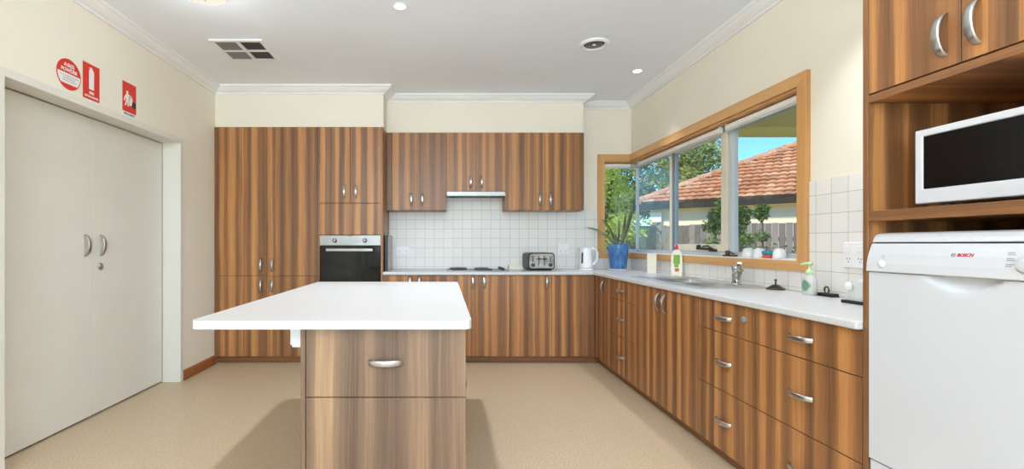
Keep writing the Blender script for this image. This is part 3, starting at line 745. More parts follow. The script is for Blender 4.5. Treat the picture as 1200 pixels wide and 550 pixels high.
# ------------------------------------------------------------------ sink and things around it
sk_ = thing('kitchen_sink', 'stainless steel double bowl sink with drainer under the window', 'sink', (1.75, 3.38, ZW), 0)
b1, b2 = (2.87, 3.185), (3.23, 3.545); bx0, bx1 = 1.585, 1.86
rx0, rx1, ry0, ry1 = 1.54, 1.972, 2.825, 3.875
rim = grid_solid([rx0, bx0, bx1, rx1], [ry0, b1[0], b1[1], b2[0], b2[1], ry1], lambda u, v: not (bx0 < u < bx1 and (b1[0] < v < b1[1] or b2[0] < v < b2[1])), lambda u, v, t: (u, v, t), ZW, ZW+.005)
obj('rim', rim, 'sinksteel', sk_, .002)
for a, b in (b1, b2):
    m = MB(); t = .004; zb = .735
    m.box(bx0-t, bx0, a-t, b+t, zb, ZW-.0005).box(bx1, bx1+t, a-t, b+t, zb, ZW-.0005).box(bx0, bx1, a-t, a, zb, ZW-.0005).box(bx0, bx1, b, b+t, zb, ZW-.0005).box(bx0-t, bx1+t, a-t, b+t, zb-.004, zb)
    bo = obj('bowl', m, 'sinksteel', sk_)
    obj('drain', MB().lathe([(0, 0), (.04, 0), (.04, .003), (.03, .004), (.012, .002), (0, .002)], ((bx0+bx1)/2, (a+b)/2, zb+.0005), 24, 0, 'Z', False), 'chrome', bo)
dr = MB()
for k in range(7): dr.box(1.60, 1.93, 3.60+k*.036, 3.634+k*.036, ZW+.005, ZW+.009)
obj('drainer_ribs', dr, 'sinksteel', sk_, .002)
tp = thing('mixer_tap', 'chunky chrome mixer tap standing behind the sink bowls', 'tap', (1.915, 3.07, ZW+.0055), 0)
z0 = ZW+.0055; tx, ty = 1.915, 3.07
obj('tap_base', MB().lathe([(0, 0), (.031, 0), (.031, .006), (.027, .012), (0, .012)], (tx, ty, z0), 28, 0, 'Z', False), 'chrome', tp)
obj('tap_body', MB().lathe([(.027, .0122), (.028, .06), (.029, .085), (.027, .092)], (tx, ty, z0), 28, 0, 'Z', True), 'chrome', tp)
DX, DY = -.42, -.91
def tq(r, z, side=0): return (tx+DX*r-DY*side, ty+DY*r+DX*side, z0+z)
obj('spout', MB().tube([tq(.018, .045), tq(.05, .078), tq(.10, .098), tq(.145, .098), tq(.165, .082)], [.021, .0205, .020, .019, .018], 14), 'chrome', tp)
obj('lever', MB().lathe([(.028, .093), (.030, .098), (.029, .118), (.017, .126), (0, .127)], (tx, ty, z0), 24, 0, 'Z', True).tube([tq(.0, .116), tq(-.01, .13, .02), tq(.03, .138, .012), tq(.085, .142, .006)], [.017, .017, .016, .014], 10, 0, .5), 'chrome', tp)
pg = thing('sink_plug', 'round metal sink plug with upright stem on the worktop beside the sink', 'sink plug', (1.955, 2.765, ZW), 0)
obj('plug_disc', MB().lathe([(0, 0), (.047, 0), (.049, .006), (.042, .010), (.022, .024), (.014, .028), (0, .028)], (1.955, 2.765, ZW), 28, 0, 'Z', False), 'gun', pg)
obj('stem', MB().lathe([(.005, .0285), (.004, .05), (.008, .054), (.008, .06), (0, .062)], (1.955, 2.765, ZW), 14, 0, 'Z', True), 'dark', pg)
# hand soap pump bottle
sp = thing('soap_dispenser', 'clear hand soap bottle with pale green pump beside the window frame', 'soap dispenser', (1.93, 2.475, ZW), 0)
c = (1.93, 2.475, ZW)
obj('bottle', MB().lathe([(0, 0), (.036, 0), (.039, .006), (.038, .06), (.033, .088), (.018, .106), (.014, .11), (.014, .118)], c, 28, 0, 'Z', False, .72, 1), 'clear', sp)
obj('collar', MB().lathe([(.0175, .112), (.0175, .13), (.008, .134), (.006, .158)], c, 20), 'pumpgreen', sp)
obj('pump_head', MB().tube([(c[0]+.004, c[1]-.012, ZW+.163), (c[0], c[1], ZW+.166), (c[0]-.008, c[1]+.024, ZW+.165), (c[0]-.012, c[1]+.042, ZW+.158)], [.009, .010, .007, .006], 10), 'pumpgreen', sp)
lb = MB(); n = 10; pts = []
for i in range(n+1):
    a = PI+(-.85+1.7*i/n)
    for z in (.05-.03*math.sin(PI*(i+.3)/(n+.6)), .05+.03*math.sin(PI*(i+.3)/(n+.6))): pts.append((c[0]+.0395*.73*math.cos(a), c[1]+.0395*math.sin(a), ZW+z))
for i in range(n+1):
    a = PI+(-.85+1.7*i/n)
    for z in (.05-.03*math.sin(PI*(i+.3)/(n+.6)), .05+.03*math.sin(PI*(i+.3)/(n+.6))): pts.append((c[0]+.0388*.73*math.cos(a), c[1]+.0388*math.sin(a), ZW+z))
o2 = 2*(n+1)
lb.add(pts, [(2*i, 2*i+2, 2*i+3, 2*i+1) for i in range(n)]+[(o2+2*i+1, o2+2*i+3, o2+2*i+2, o2+2*i) for i in range(n)], 0, True)
obj('label_sticker', lb, 'labelgreen', sp)
# black clip
cl = thing('bulldog_clip', 'black spring clip lying on the worktop beside the soap bottle', 'clip', (1.97, 2.41, ZW), 0)
obj('jaw', MB().prism([(1.945, 2.36, ZW), (1.99, 2.36, ZW), (1.985, 2.36, ZW+.018), (1.95, 2.36, ZW+.016)], (0, .105, 0)), 'black', cl, .003)
obj('loop', MB().tube([(1.968, 2.412+.014*math.cos(a), ZW+.032+.017*math.sin(a)) for a in [i*2*PI/20 for i in range(20)]], .004, 8, 0, 1, True), 'gun', cl)
# white stand with black base near the housing
st = thing('card_stand', 'clear white plastic stand with black base strip next to the tall housing', 'stand', (1.86, 2.11, ZW), 0)
obj('base_strip', MB().box(1.83, 1.86, 2.03, 2.165, ZW, ZW+.014), 'black', st, .003)
obj('plastic_panel', MB().prism([(1.848, 2.03, ZW+.014), (1.848, 2.15, ZW+.014), (1.858, 2.15, ZW+.085), (1.858, 2.14, ZW+.098), (1.858, 2.03, ZW+.10)], (.006, 0, 0)), 'clear', st, .002)
obj('backing', MB().box(1.875, 1.905, 2.035, 2.125, ZW, ZW+.105), 'white', st, .006)
obj('dial', MB().lathe([(0, 0), (.02, 0), (.02, -.008), (.014, -.011), (0, -.011)], (1.846, 2.135, ZW+.075), 18, 0, 'X', False), 'white', st)
# dish soap bottle
ds = thing('dish_soap_bottle', 'white dish soap bottle with crimson cap beside the sink', 'bottle', (1.958, 3.945, ZW), math.radians(-26))
ds.scale = (1.02, 1.02, 1.2)
obj('bottle_body', MB().prism([(x, -.022, z) for x, z in [(-.038, 0), (.038, 0), (.041, .02), (.041, .13), (.036, .16), (.022, .178), (.012, .184), (-.012, .184), (-.022, .178), (-.036, .16), (-.041, .13), (-.041, .02)]], (0, .044, 0), 0, True), 'bottlewhite', ds, .010, 3, local=True)
obj('cap', MB().lathe([(.013, .184), (.014, .20), (.009, .204), (.007, .22), (0, .222)], (0, 0, 0), 18), 'pink', ds, local=True)
obj('label_print', MB().box(-.024, .024, -.0235, -.0222, .085, .148), 'lime', ds, .004, local=True)
obj('label_print', MB().box(-.018, .014, -.0235, -.0222, .062, .084), 'lime', ds, .004, local=True)
obj('label_badge', MB().box(-.014, .016, -.0235, -.0222, .032, .056), 'orange', ds, .003, local=True)
# white holder left of the soap bottle
wh = thing('sponge_holder', 'plain white upright holder between the plant pot and the dish soap', 'holder', (1.915, 4.32, ZW), math.radians(-24))
wh.scale = (1, 1, 1.38)
obj('shell', MB().prism([(x, -.02, z) for x, z in [(-.036, 0), (.036, 0), (.04, .115), (.036, .125), (-.036, .125), (-.04, .115)]], (0, .04, 0)), 'cream', wh, .005, local=True)
obj('lip', MB().box(-.041, .041, -.024, .024, .1255, .131), 'white', wh, .002, local=True)
# cups on the sill
def cup(y, lab):
    o = thing('cup', lab, 'cup', (2.068, y, SZ), 0, 'upturned cups on the window sill')
    obj('cup_body', MB().lathe([(.0345, 0), (.037, .003), (.0365, .02), (.033, .045), (.028, .056), (.02, .0585), (0, .0585)], (2.068, y, SZ+.0005), 28, 0, 'Z', False), 'white', o)
    obj('foot_ring', MB().lathe([(.018, .0592), (.021, .0592), (.02, .063), (.018, .063), (.018, .0592)], (2.068, y, SZ), 24, 0, 'Z', False), 'white', o)
cup(3.185, 'upturned white cup on the sill, farthest from the coloured sponge'); cup(3.075, 'upturned white cup on the sill, touching the far side of the coloured sponge'); cup(2.89, 'upturned white cup on the sill, on the near side of the sponge')
so = thing('sponge', 'teal and coral sponge on the sill between white cups', 'sponge', (2.068, 2.985, SZ), 0)
obj('coral_layer', MB().box(2.045, 2.095, 2.955, 3.018, SZ+.0005, SZ+.022), 'coral', so, .006); obj('teal_layer', MB().box(2.043, 2.097, 2.952, 3.021, SZ+.0225, SZ+.046), 'teal', so, .008)
pa = thing('paper_note', 'white paper lying at the near end of the sill', 'paper', (2.07, 2.76, SZ), 0)
obj('sheet', MB().box(2.04, 2.10, 2.69, 2.83, SZ+.0005, SZ+.005), 'linen', pa, .001)

# ------------------------------------------------------------------ tall appliance housing on the right
HA, HB = 1.008, 1.632
hs = thing('appliance_housing', 'tall walnut housing for microwave and dishwasher at the right edge', 'cabinet', (XC, HA, 0), 0)
HXB = XR-.001
obj('side_panel', MB().box(XC, HXB, HB-.02, HB, .001, 2.29), 'wood', hs, .0008, 1)
obj('side_panel', MB().box(XC, HXB, HA, HA+.02, .001, 2.29), 'wood', hs, .0008, 1)
obj('back_panel', MB().box(HXB-.012, HXB, HA+.02, HB-.02, .10, 2.29), 'wood', hs)
obj('shelf', MB().box(XC+.001, HXB-.012, HA+.0205, HB-.0205, 1.643, 1.668), 'wood_h', hs, .0008, 1)
obj('shelf', MB().box(XC+.001, HXB-.012, HA+.0205, HB-.0205, 1.238, 1.272), 'wood_h', hs, .0008, 1)
obj('top_board', MB().box(XC+TD+.002, HXB-.012, HA+.0205, HB-.0205, 2.27, 2.289), 'wood', hs)
hm = 1.322
front(hs, 'R', 'door', hm, HB-.02, 1.671, 2.29, XC, (1.365, 1.768)); front(hs, 'R', 'door', HA+.02, hm, 1.671, 2.29, XC, (1.279, 1.768))
obj('base_shelf', MB().box(XC+TD+.002, HXB-.012, HA+.0205, HB-.0205, .325, .345), 'wood', hs)
front(hs, 'R', 'drawer', HA+.02, HB-.02, .075, .343, XC, (1.32, .21), True)
obj('kickboard', MB().box(XC+.055, XC+.071, HA+.0205, HB-.0205, .001, .073), 'wood_h', hs)
# dishwasher
D0_, D1_ = HA+.024, HB-.024
dw = thing('dishwasher', 'white freestanding dishwasher raised inside the tall housing', 'dishwasher', (XC, D0_, .3455), 0)
obj('tub_body', MB().box(XC+.03, HXB-.05, D0_+.004, D1_-.004, .40, 1.155), 'appl', dw, .003)
obj('plinth', MB().box(XC+.02, HXB-.08, D0_+.006, D1_-.006, .346, .40), 'appl', dw, .003)
obj('lid_top', MB().prism([(XC+.012, D0_, 1.1655), (HXB-.04, D0_, 1.1655), (HXB-.04, D0_, 1.197), (XC+.04, D0_, 1.197), (XC+.026, D0_, 1.192), (XC+.017, D0_, 1.18)], (0, D1_-D0_, 0)), 'appl', dw, .003)
obj('shadow_gap', MB().box(XC+.02, HXB-.06, D0_+.004, D1_-.004, 1.156, 1.165), 'dark', dw)
prof = [(XC+.0295, 1.1555), (XC+.0115, 1.1615), (XC+.006, 1.15), (XC-.002, 1.125), (XC-.008, 1.095), (XC-.010, 1.069), (XC-.004, 1.066), (XC+.0295, 1.066)]
cp = obj('control_panel', MB().prism([(x, D0_, z) for x, z in prof], (0, D1_-D0_, 0), 0, False), 'appl', dw, .0015)
# door with a scooped hand grip
gy, gw, gd = (D0_+D1_)/2, .165, .055
m = MB(); ny, zs = 40, [.43, .9, 1.0, 1.02, 1.03, 1.04, 1.05, 1.058, 1.064]
ys_ = [D0_+(D1_-D0_)*i/ny for i in range(ny+1)]
def scoop(y, z):
    q = 1-((y-gy)/(gw*.62))**2
    if q <= 0: return 0
    lim = 1.064-gd*.75*q
    return .018*min(1, max(0, (z-lim)/.014)) if z > lim else 0
vs = []
for y in ys_:
    for z in zs: vs.append((XC-.0005+scoop(y, z), y, z))
nz = len(zs)
m.add(vs, [(i*nz+j, (i+1)*nz+j, (i+1)*nz+j+1, i*nz+j+1) for i in range(ny) for j in range(nz-1)], 0, True)
vb = [(XC+.0285, y, z) for y in (D0_, D1_) for z in (zs[0], zs[-1])]
m.add([vs[j] for j in range(nz)]+[(XC+.0285, D0_, zs[-1]), (XC+.0285, D0_, zs[0])], [tuple(range(nz+2))])
m.add([vs[ny*nz+j] for j in range(nz)]+[(XC+.0285, D1_, zs[-1]), (XC+.0285, D1_, zs[0])], [tuple(range(nz+2))])
m.add([vs[i*nz] for i in range(ny+1)]+[(XC+.0285, D1_, zs[0]), (XC+.0285, D0_, zs[0])], [tuple(range(ny+3))])
m.add([vs[i*nz+nz-1] for i in range(ny+1)]+[(XC+.0285, D1_, zs[-1]), (XC+.0285, D0_, zs[-1])], [tuple(range(ny+3))])
m.add(vb, [(0, 1, 3, 2)])
obj('dishwasher_door', m, 'appl', dw)
obj('kick_plate', MB().box(XC+.004, XC+.018, D0_, D1_, .352, .424), 'appl', dw, .002)
# lettering and marks on the control panel (panel plane leans slightly)
pn = Vector((-(1.15-1.069), 0, -(.016))).normalized()
def on_panel(y, z, off=.0006):
    x = XC+.006+(-.016)*((1.15-z)/(1.15-1.069)) if z < 1.15 else XC+.006
    # piecewise profile
    seg = [(1.1615, XC+.0115), (1.15, XC+.006), (1.125, XC-.002), (1.095, XC-.008), (1.069, XC-.010)]
    for (za, xa), (zb_, xb) in zip(seg, seg[1:]):
        if zb_ <= z <= za: x = xa+(xb-xa)*(za-z)/(za-zb_)
    return (x-off, y, z)
def panel_text(s, size, y, z, mat, name, shear=0, bold=0, align='LEFT'):
    mb = text_mb(s, size, shear, align, bold)
    place_mb(mb, lambda a, b, c_: (on_panel(y-a, z+b, .0006+c_)))
    return obj(name, mb, mat, cp)
panel_text('BOSCH', .0125, 1.331, 1.128, 'logo_red', 'brand_lettering', .2, .0004)
em = MB(); cy, cz = 1.340, 1.128
ring = [on_panel(cy+.0052*math.cos(a), cz+.0052*math.sin(a), .0008) for a in [i*2*PI/24 for i in range(24)]]
em.tube(ring, .0007, 6, 0, 1, True)
for dy in (-.0022, .0022): em.tube([on_panel(cy+dy, cz-.0038, .0008), on_panel(cy+dy, cz+.0038, .0008)], .0006, 6)
em.tube([on_panel(cy-.0022, cz, .0008), on_panel(cy+.0022, cz, .0008)], .0006, 6)
obj('brand_emblem', em, 'print', cp)
pbn = MB().lathe([(0, 0), (.0115, 0), (.0115, -.002), (.009, -.003), (0, -.003)], on_panel(1.552, 1.094, 0), 24, 0, 'X', False)
obj('power_button', pbn, 'white', cp)
pr_ = MB().tube([on_panel(1.552-.004*math.sin(a), 1.118+.004*math.cos(a), .0006) for a in [.6+i*(2*PI-1.2)/12 for i in range(13)]], .0005, 5)
pr_.tube([on_panel(1.552, 1.118, .0006), on_panel(1.552, 1.1235, .0006)], .0005, 5); pr_.box(*[v for pair in zip(on_panel(1.545, 1.079, .0006), on_panel(1.561, 1.0802, .0002)) for v in pair])
obj('power_symbol', pr_, 'print', cp)
dl = MB().lathe([(0, .0), (.022, 0), (.022, -.003), (.018, -.004), (.017, -.010), (.014, -.012), (0, -.012)], on_panel(1.168, 1.106, 0), 30, 0, 'X', False)
obj('program_dial', dl, 'appl', cp)
ml = MB(); random.seed(3)
for k, z in enumerate((1.136, 1.131, 1.121, 1.116, 1.106, 1.101)):
    L = random.uniform(.012, .022); p, q = on_panel(1.212, z, .0006), on_panel(1.212-L, z+.0018, .0001)
    ml.box(p[0], q[0], p[1], q[1], p[2], q[2])
obj('program_marks', ml, 'print', cp)
# microwave
mx0, mz0, mz1, my1, my0 = 1.50, 1.286, 1.518, 1.495, 1.045
mw = thing('microwave', 'white microwave oven with black window in the upper niche', 'microwave', (mx0, my0, 1.2725), 0)
obj('casing', MB().box(mx0+.018, HXB-.10, my0, my1, mz0, mz1), 'appl', mw, .006)
ff = grid_solid([my0, my0+.10, my0+.425, my1], [mz0, mz0+.045, mz1-.022, mz1], lambda u, v: not (my0+.10 < u < my0+.425 and mz0+.045 < v < mz1-.022), lambda u, v, t: (t, u, v), mx0, mx0+.0175)
fo = obj('front_frame', ff, 'appl', mw, .004, 3)
obj('door_window', MB().box(mx0+.002, mx0+.017, my0+.1005, my0+.4245, mz0+.0455, mz1-.0225), 'bglass', mw, .001)
obj('window_mesh', MB().box(mx0+.001, mx0+.0021, my0+.135, my0+.385, mz0+.075, mz1-.05), 'bglass', mw)
obj('open_button', MB().box(mx0-.003, mx0-.0001, my0+.02, my0+.08, mz0+.02, mz0+.045), 'white', mw, .001)
obj('timer_dial', MB().lathe([(0, 0), (.022, 0), (.02, -.014), (0, -.015)], (mx0-.0003, my0+.05, mz0+.12), 24, 0, 'X', False), 'white', mw)
for x in (mx0+.05, HXB-.16):
    for y in (my0+.05, my1-.05): obj('foot', MB().lathe([(.012, 0), (.012, .0132)], (x, y, 1.2725), 14), 'dark', mw)

# ------------------------------------------------------------------ island
IX0, IX1, IY0, IY1 = -.517, .080, 1.692, 3.28
isl = thing('island_cabinet', 'free standing walnut island cabinet with a front drawer', 'kitchen island', (IX0, IY0, 0), 0)
mb = MB().box(IX0, IX0+.018, IY0, IY1, .001, ZB).box(IX1-.036, IX1-.02, IY0+TD+.002, IY1, ZK, ZB).box(IX0+.018, IX1-.036, IY1-.018, IY1, ZK, ZB).box(IX0+.018, IX1-.036, IY0+TD+.002, IY1-.018, ZK, ZK+.018)
mb.box(IX0+.018, IX1-.036, IY0+.45, IY0+.468, ZK+.018, ZB)
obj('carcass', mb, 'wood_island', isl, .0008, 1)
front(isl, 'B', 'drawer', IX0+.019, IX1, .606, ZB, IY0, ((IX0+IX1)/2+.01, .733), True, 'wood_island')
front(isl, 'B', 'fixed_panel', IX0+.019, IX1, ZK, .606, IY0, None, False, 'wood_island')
for a0, a1, hy in ((IY0+.0195, 2.332, 2.28), (2.334, 2.80, 2.386), (2.802, IY1, 3.22)):
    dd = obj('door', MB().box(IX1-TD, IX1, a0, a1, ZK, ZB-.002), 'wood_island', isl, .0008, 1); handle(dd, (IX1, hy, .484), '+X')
obj('kickboard', MB().box(IX0+.018, IX1-.044, IY0+.05, IY0+.066, .001, ZK).box(IX1-.06, IX1-.044, IY0+.066, IY1-.05, .001, ZK).box(IX0+.018, IX1-.06, IY1-.066, IY1-.05, .001, ZK), 'wood_h', isl)
TA = (-.893, .099, 1.645, 3.34)
def rounded(x0, x1, y0, y1, r, n=6):
    pts = []
    for cx, cy, a0 in ((x1-r, y0+r, -PI/2), (x1-r, y1-r, 0), (x0+r, y1-r, PI/2), (x0+r, y0+r, PI)):
        for i in range(n+1): a = a0+i*PI/2/n; pts.append((cx+r*math.cos(a), cy+r*math.sin(a)))
    return pts
tag(obj('island_worktop', MB().prism([(x, y, .860) for x, y in rounded(*TA, .032)], (0, 0, .030)), 'top', None, .006, 3), 'white speckled island worktop overhanging on its left side', 'worktop')
bo = thing('mounted_box', 'small white box fixed to the island side under the worktop overhang', 'box', (-.55, 1.80, .80), 0)
obj('box_body', MB().box(-.578, IX0-.001, 1.78, 1.90, .766, .8585), 'white', bo, .006)
obj('outer_plate', MB().box(-.584, -.5785, 1.785, 1.895, .774, .853), 'cornice', bo, .003)  # thin plate on the outer face of the box, away from the island

# ------------------------------------------------------------------ signs on the left wall
xw = XL+.0005
def sign_pts(cy, cz, pts, x): return [(x, cy+a, cz+b) for a, b in pts]
def sign_text(parent, s, size, cy, cz, mat, bold=0, x=None, name='lettering'):
    mb = text_mb(s, size, 0, 'CENTER', bold)
    place_mb(mb, lambda a, b, c_: ((xw+.0032 if x is None else x)+c_, cy+a, cz+b))
    return obj(name, mb, mat, parent)
s1 = thing('extinguisher_sign', 'round red sign reading A:B(E) POWDER above the double door', 'sign', (xw, 2.772, 2.16), 0, 'fire signs above the doors')
R_ = .09
circ = [(R_*math.cos(i*2*PI/48), R_*math.sin(i*2*PI/48)) for i in range(48)]
obj('sign_disc', MB().prism(sign_pts(2.772, 2.16, circ, xw), (.002, 0, 0)), 'red', s1)
za, zb2 = .004, -.058; r2 = R_-.006
fld = []
a_hi, a_lo = math.asin(za/r2), math.asin(zb2/r2)
for i in range(9): a = a_lo+(a_hi-a_lo)*i/8; fld.append((r2*math.cos(a), r2*math.sin(a)))
for i in range(9): a = PI-a_hi+(a_hi-a_lo)*i/8; fld.append((r2*math.cos(a), r2*math.sin(a)))
obj('white_field', MB().prism(sign_pts(2.772, 2.16, fld, xw+.0021), (.0006, 0, 0)), 'sign_white', s1)
sign_text(s1, 'A:B(E)', .030, 2.772, 2.16+.052, 'sign_white', .0006); sign_text(s1, 'POWDER', .0285, 2.772, 2.16+.022, 'sign_white', .0006)
for k, t_ in enumerate(('For use on paper, wood, textiles,', 'flammable liquids and', 'electrically energised fires')): sign_text(s1, t_, .0098, 2.772, 2.16-.012-k*.014, 'print', 0, xw+.003)
def rect(w, h, z0=0): return [(-w/2, z0-h/2), (w/2, z0-h/2), (w/2, z0+h/2), (-w/2, z0+h/2)]
s2 = thing('extinguisher_sign', 'tall red FIRE EXTINGUISHER sign with white cylinder symbol', 'sign', (xw, 2.948, 2.175), 0, 'fire signs above the doors')
obj('sign_plate', MB().prism(sign_pts(2.948, 2.175, rect(.138, .222), xw), (.002, 0, 0)), 'red', s2, .0006)
cyl = [(-.021, -.052), (.021, -.052), (.021, .06), (.017, .07), (.008, .074), (.008, .082), (-.006, .086), (-.02, .08), (-.02, .076), (-.008, .078), (-.008, .074), (-.017, .07), (-.021, .06)]
obj('cylinder_symbol', MB().prism(sign_pts(2.948, 2.18, cyl, xw+.0021), (.0006, 0, 0)), 'sign_white', s2)
sign_text(s2, 'FIRE', .022, 2.948, 2.175-.07, 'sign_white', .0008); sign_text(s2, 'EXTINGUISHER', .0165, 2.948, 2.175-.094, 'sign_white', .0006)
s3 = thing('fire_blanket_sign', 'red FIRE BLANKET sign with a figure holding a blanket, farthest along the wall', 'sign', (xw, 3.303, 2.175), 0, 'fire signs above the doors')
obj('white_backing', MB().prism(sign_pts(3.303, 2.172, rect(.148, .24), xw), (.0015, 0, 0)), 'sign_white', s3)
obj('red_field', MB().prism(sign_pts(3.303, 2.187, rect(.144, .206), xw+.0016), (.0008, 0, 0)), 'red', s3)
fg = MB(); cy, cz = 3.285, 2.18
fg.prism(sign_pts(cy-.004, cz+.04, [(.0115*math.cos(i*2*PI/18), .0115*math.sin(i*2*PI/18)) for i in range(18)], xw+.0025), (.0005, 0, 0))
fg.prism(sign_pts(cy, cz, [(-.03, -.055), (-.018, -.055), (-.008, -.022), (.0, -.055), (.012, -.055), (.008, -.01), (.012, .018), (.034, .012), (.036, .022), (.006, .03), (-.016, .028), (-.034, .002), (-.042, -.022), (-.033, -.026), (-.024, -.004), (-.016, .004), (-.018, -.02)], xw+.0025), (.0005, 0, 0))
fg.prism(sign_pts(cy, cz, [(.016, -.045), (.04, -.045), (.052, .0), (.042, .026), (.024, .024), (.016, .0)], xw+.0025), (.0005, 0, 0))
obj('figure_symbol', fg, 'sign_white', s3)
obj('box_symbol', MB().prism(sign_pts(cy, cz, [(.044, -.055), (.086, -.055), (.086, -.014), (.058, -.01), (.05, -.014)], xw+.0031), (.0004, 0, 0)), 'black', s3)
sign_text(s3, 'FIRE BLANKET', .0175, 3.303, 2.069, 'dark', .0005, xw+.0018)

# ------------------------------------------------------------------ ceiling fittings
def lamp_light(name, kind, loc, power, col, size=.05, rot=(0, 0, 0), spot=None, blend=.6, parent=None, shape=None):
    L = bpy.data.lights.new(name, kind); L.energy = power; L.color = col
    if kind == 'AREA':
        L.shape = shape or 'RECTANGLE'
        if isinstance(size, tuple): L.size, L.size_y = size
        else: L.size = size
    else: L.shadow_soft_size = size
    if spot: L.spot_size = spot; L.spot_blend = blend
    o = bpy.data.objects.new(name, L); C.objects.link(o)
    o.rotation_euler = rot
    if parent is not None: o.parent = parent; w = W[parent.name]; o.location = (loc[0]-w[0], loc[1]-w[1], loc[2]-w[2])
    else: o.location = loc
    return o
WARM = (.88, .945, 1.0)
def downlight(x, y, power, label, ang=72):
    d = thing('downlight', label, 'downlight', (x, y, ZC), 0, 'recessed ceiling downlights')
    obj('trim_ring', MB().lathe([(.036, -.001), (.047, -.001), (.048, -.004), (.040, -.006), (.034, -.003), (.036, -.001)], (x, y, ZC), 32, 0, 'Z', False), 'white', d)
    obj('lens', MB().lathe([(0, -.002), (.034, -.002), (.034, -.0035), (0, -.0035)], (x, y, ZC), 28, 0, 'Z', False), 'lamp', d)
    lamp_light('bulb', 'SPOT', (x, y, ZC-.02), power, WARM, .045, (0, 0, 0), math.radians(ang), 1, d)
PW = 46
downlight(-.28, 3.0, PW*2.15, 'lit downlight above the middle of the island', 140)
downlight(1.70, 4.12, PW, 'lit downlight in front of the corner window')
downlight(1.70, 2.2, PW, 'lit downlight above the near end of the right worktop')
downlight(-.28, .2, PW*.3, 'unseen downlight added between camera and island as fill', 140)  # out of view, added to lift the soft ambient light
downlight(1.1, -1.1, PW*.6, 'unseen downlight added behind the camera on its right as fill', 140)  # added behind the camera, its floor bounce fills the room
def oyster(x, y, power, label):
    oy = thing('oyster_light', label, 'ceiling light', (x, y, ZC), 0, 'round opal ceiling lights')
    obj('base_ring', MB().lathe([(0, -.001), (.145, -.001), (.148, -.012), (.14, -.02), (0, -.02)], (x, y, ZC), 40, 0, 'Z', False), 'white', oy)
    obj('opal_bowl', MB().lathe([(.132, -.021), (.126, -.034), (.1, -.046), (.06, -.053), (.014, -.055)], (x, y, ZC), 40, 0, 'Z', False), 'oyster', oy)
    obj('centre_screw', MB().lathe([(0, -.054), (.014, -.054), (.012, -.064), (0, -.067)], (x, y, ZC), 18, 0, 'Z', False), 'handle', oy)
    lamp_light('bulb', 'POINT', (x, y, ZC-.2), power, WARM, .12, parent=oy)
oyster(-1.43, 2.80, 1.6, 'round opal ceiling light near the left wall')
oyster(-1.0, -.6, 32, 'unseen opal ceiling light added just behind the camera as fill')  # added out of view to brighten walls and ceiling
oyster(-.6, -2.4, 40, 'unseen opal ceiling light added far behind the camera as fill')  # second added lamp behind the camera, also for general fill
oyster(.45, 1.3, 18, 'unseen opal ceiling light added above the aisle beside the island as fill')  # added above the frame to even out side walls and ceiling
# square air vent
vx0, vx1, vy0, vy1 = -1.745, -1.345, 3.475, 3.865
ve = thing('ceiling_vent', 'square slatted air vent in the ceiling near the left wall', 'vent', ((vx0+vx1)/2, (vy0+vy1)/2, ZC), 0)
cx, cy = (vx0+vx1)/2, (vy0+vy1)/2
fv = grid_solid([vx0, vx0+.03, cx-.012, cx+.012, vx1-.03, vx1], [vy0, vy0+.03, cy-.012, cy+.012, vy1-.03, vy1], lambda u, v: not ((vx0+.03 < u < cx-.012 or cx+.012 < u < vx1-.03) and (vy0+.03 < v < cy-.012 or cy+.012 < v < vy1-.03)), lambda u, v, t: (u, v, t), ZC-.014, ZC-.001)
obj('vent_frame', fv, 'cornice', ve, .002)
obj('duct_backing', MB().box(vx0+.025, vx1-.025, vy0+.025, vy1-.025, ZC-.0035, ZC-.001), 'black', ve)
for qx, qy in ((0, 0), (1, 0), (0, 1), (1, 1)):
    x0 = (vx0+.03, cx+.012)[qx]; x1 = (cx-.012, vx1-.03)[qx]; y0 = (vy0+.03, cy+.012)[qy]; y1 = (cy-.012, vy1-.03)[qy]
    sl_ = MB(); n = 9
    for k in range(n):
        if (qx, qy) in ((1, 0), (1, 1), (0, 0), (0, 1)):
            x = x0+(x1-x0)*(k+.5)/n; dx = .006 if qx else -.006
            sl_.prism([(x-dx-.0015, y0, ZC-.0045), (x-dx+.0015, y0, ZC-.0045), (x+dx+.0015, y0, ZC-.013), (x+dx-.0015, y0, ZC-.013)], (0, y1-y0, 0))
    obj('louvre_bank', sl_, 'grey', ve)
# round exhaust vent
ex = thing('round_vent', 'round white exhaust vent in the ceiling', 'vent', (1.14, 3.56, ZC), 0)
obj('vent_rim', MB().lathe([(.075, -.001), (.11, -.001), (.112, -.006), (.10, -.016), (.085, -.018), (.075, -.006), (.075, -.001)], (1.14, 3.56, ZC), 40, 0, 'Z', False), 'white', ex)
obj('duct_throat', MB().lathe([(0, -.001), (.075, -.001), (.075, -.003), (0, -.003)], (1.14, 3.56, ZC), 32, 0, 'Z', False), 'dark', ex)
gr = MB()
for r in (.022, .04, .058): gr.lathe([(r-.005, -.006), (r+.005, -.009), (r+.005, -.012), (r-.005, -.009), (r-.005, -.006)], (1.14, 3.56, ZC), 32, 0, 'Z', False)
obj('grille_rings', gr, 'grey', ex)
obj('centre_cap', MB().lathe([(0, -.006), (.012, -.006), (.012, -.014), (0, -.016)], (1.14, 3.56, ZC), 20, 0, 'Z', False), 'white', ex)

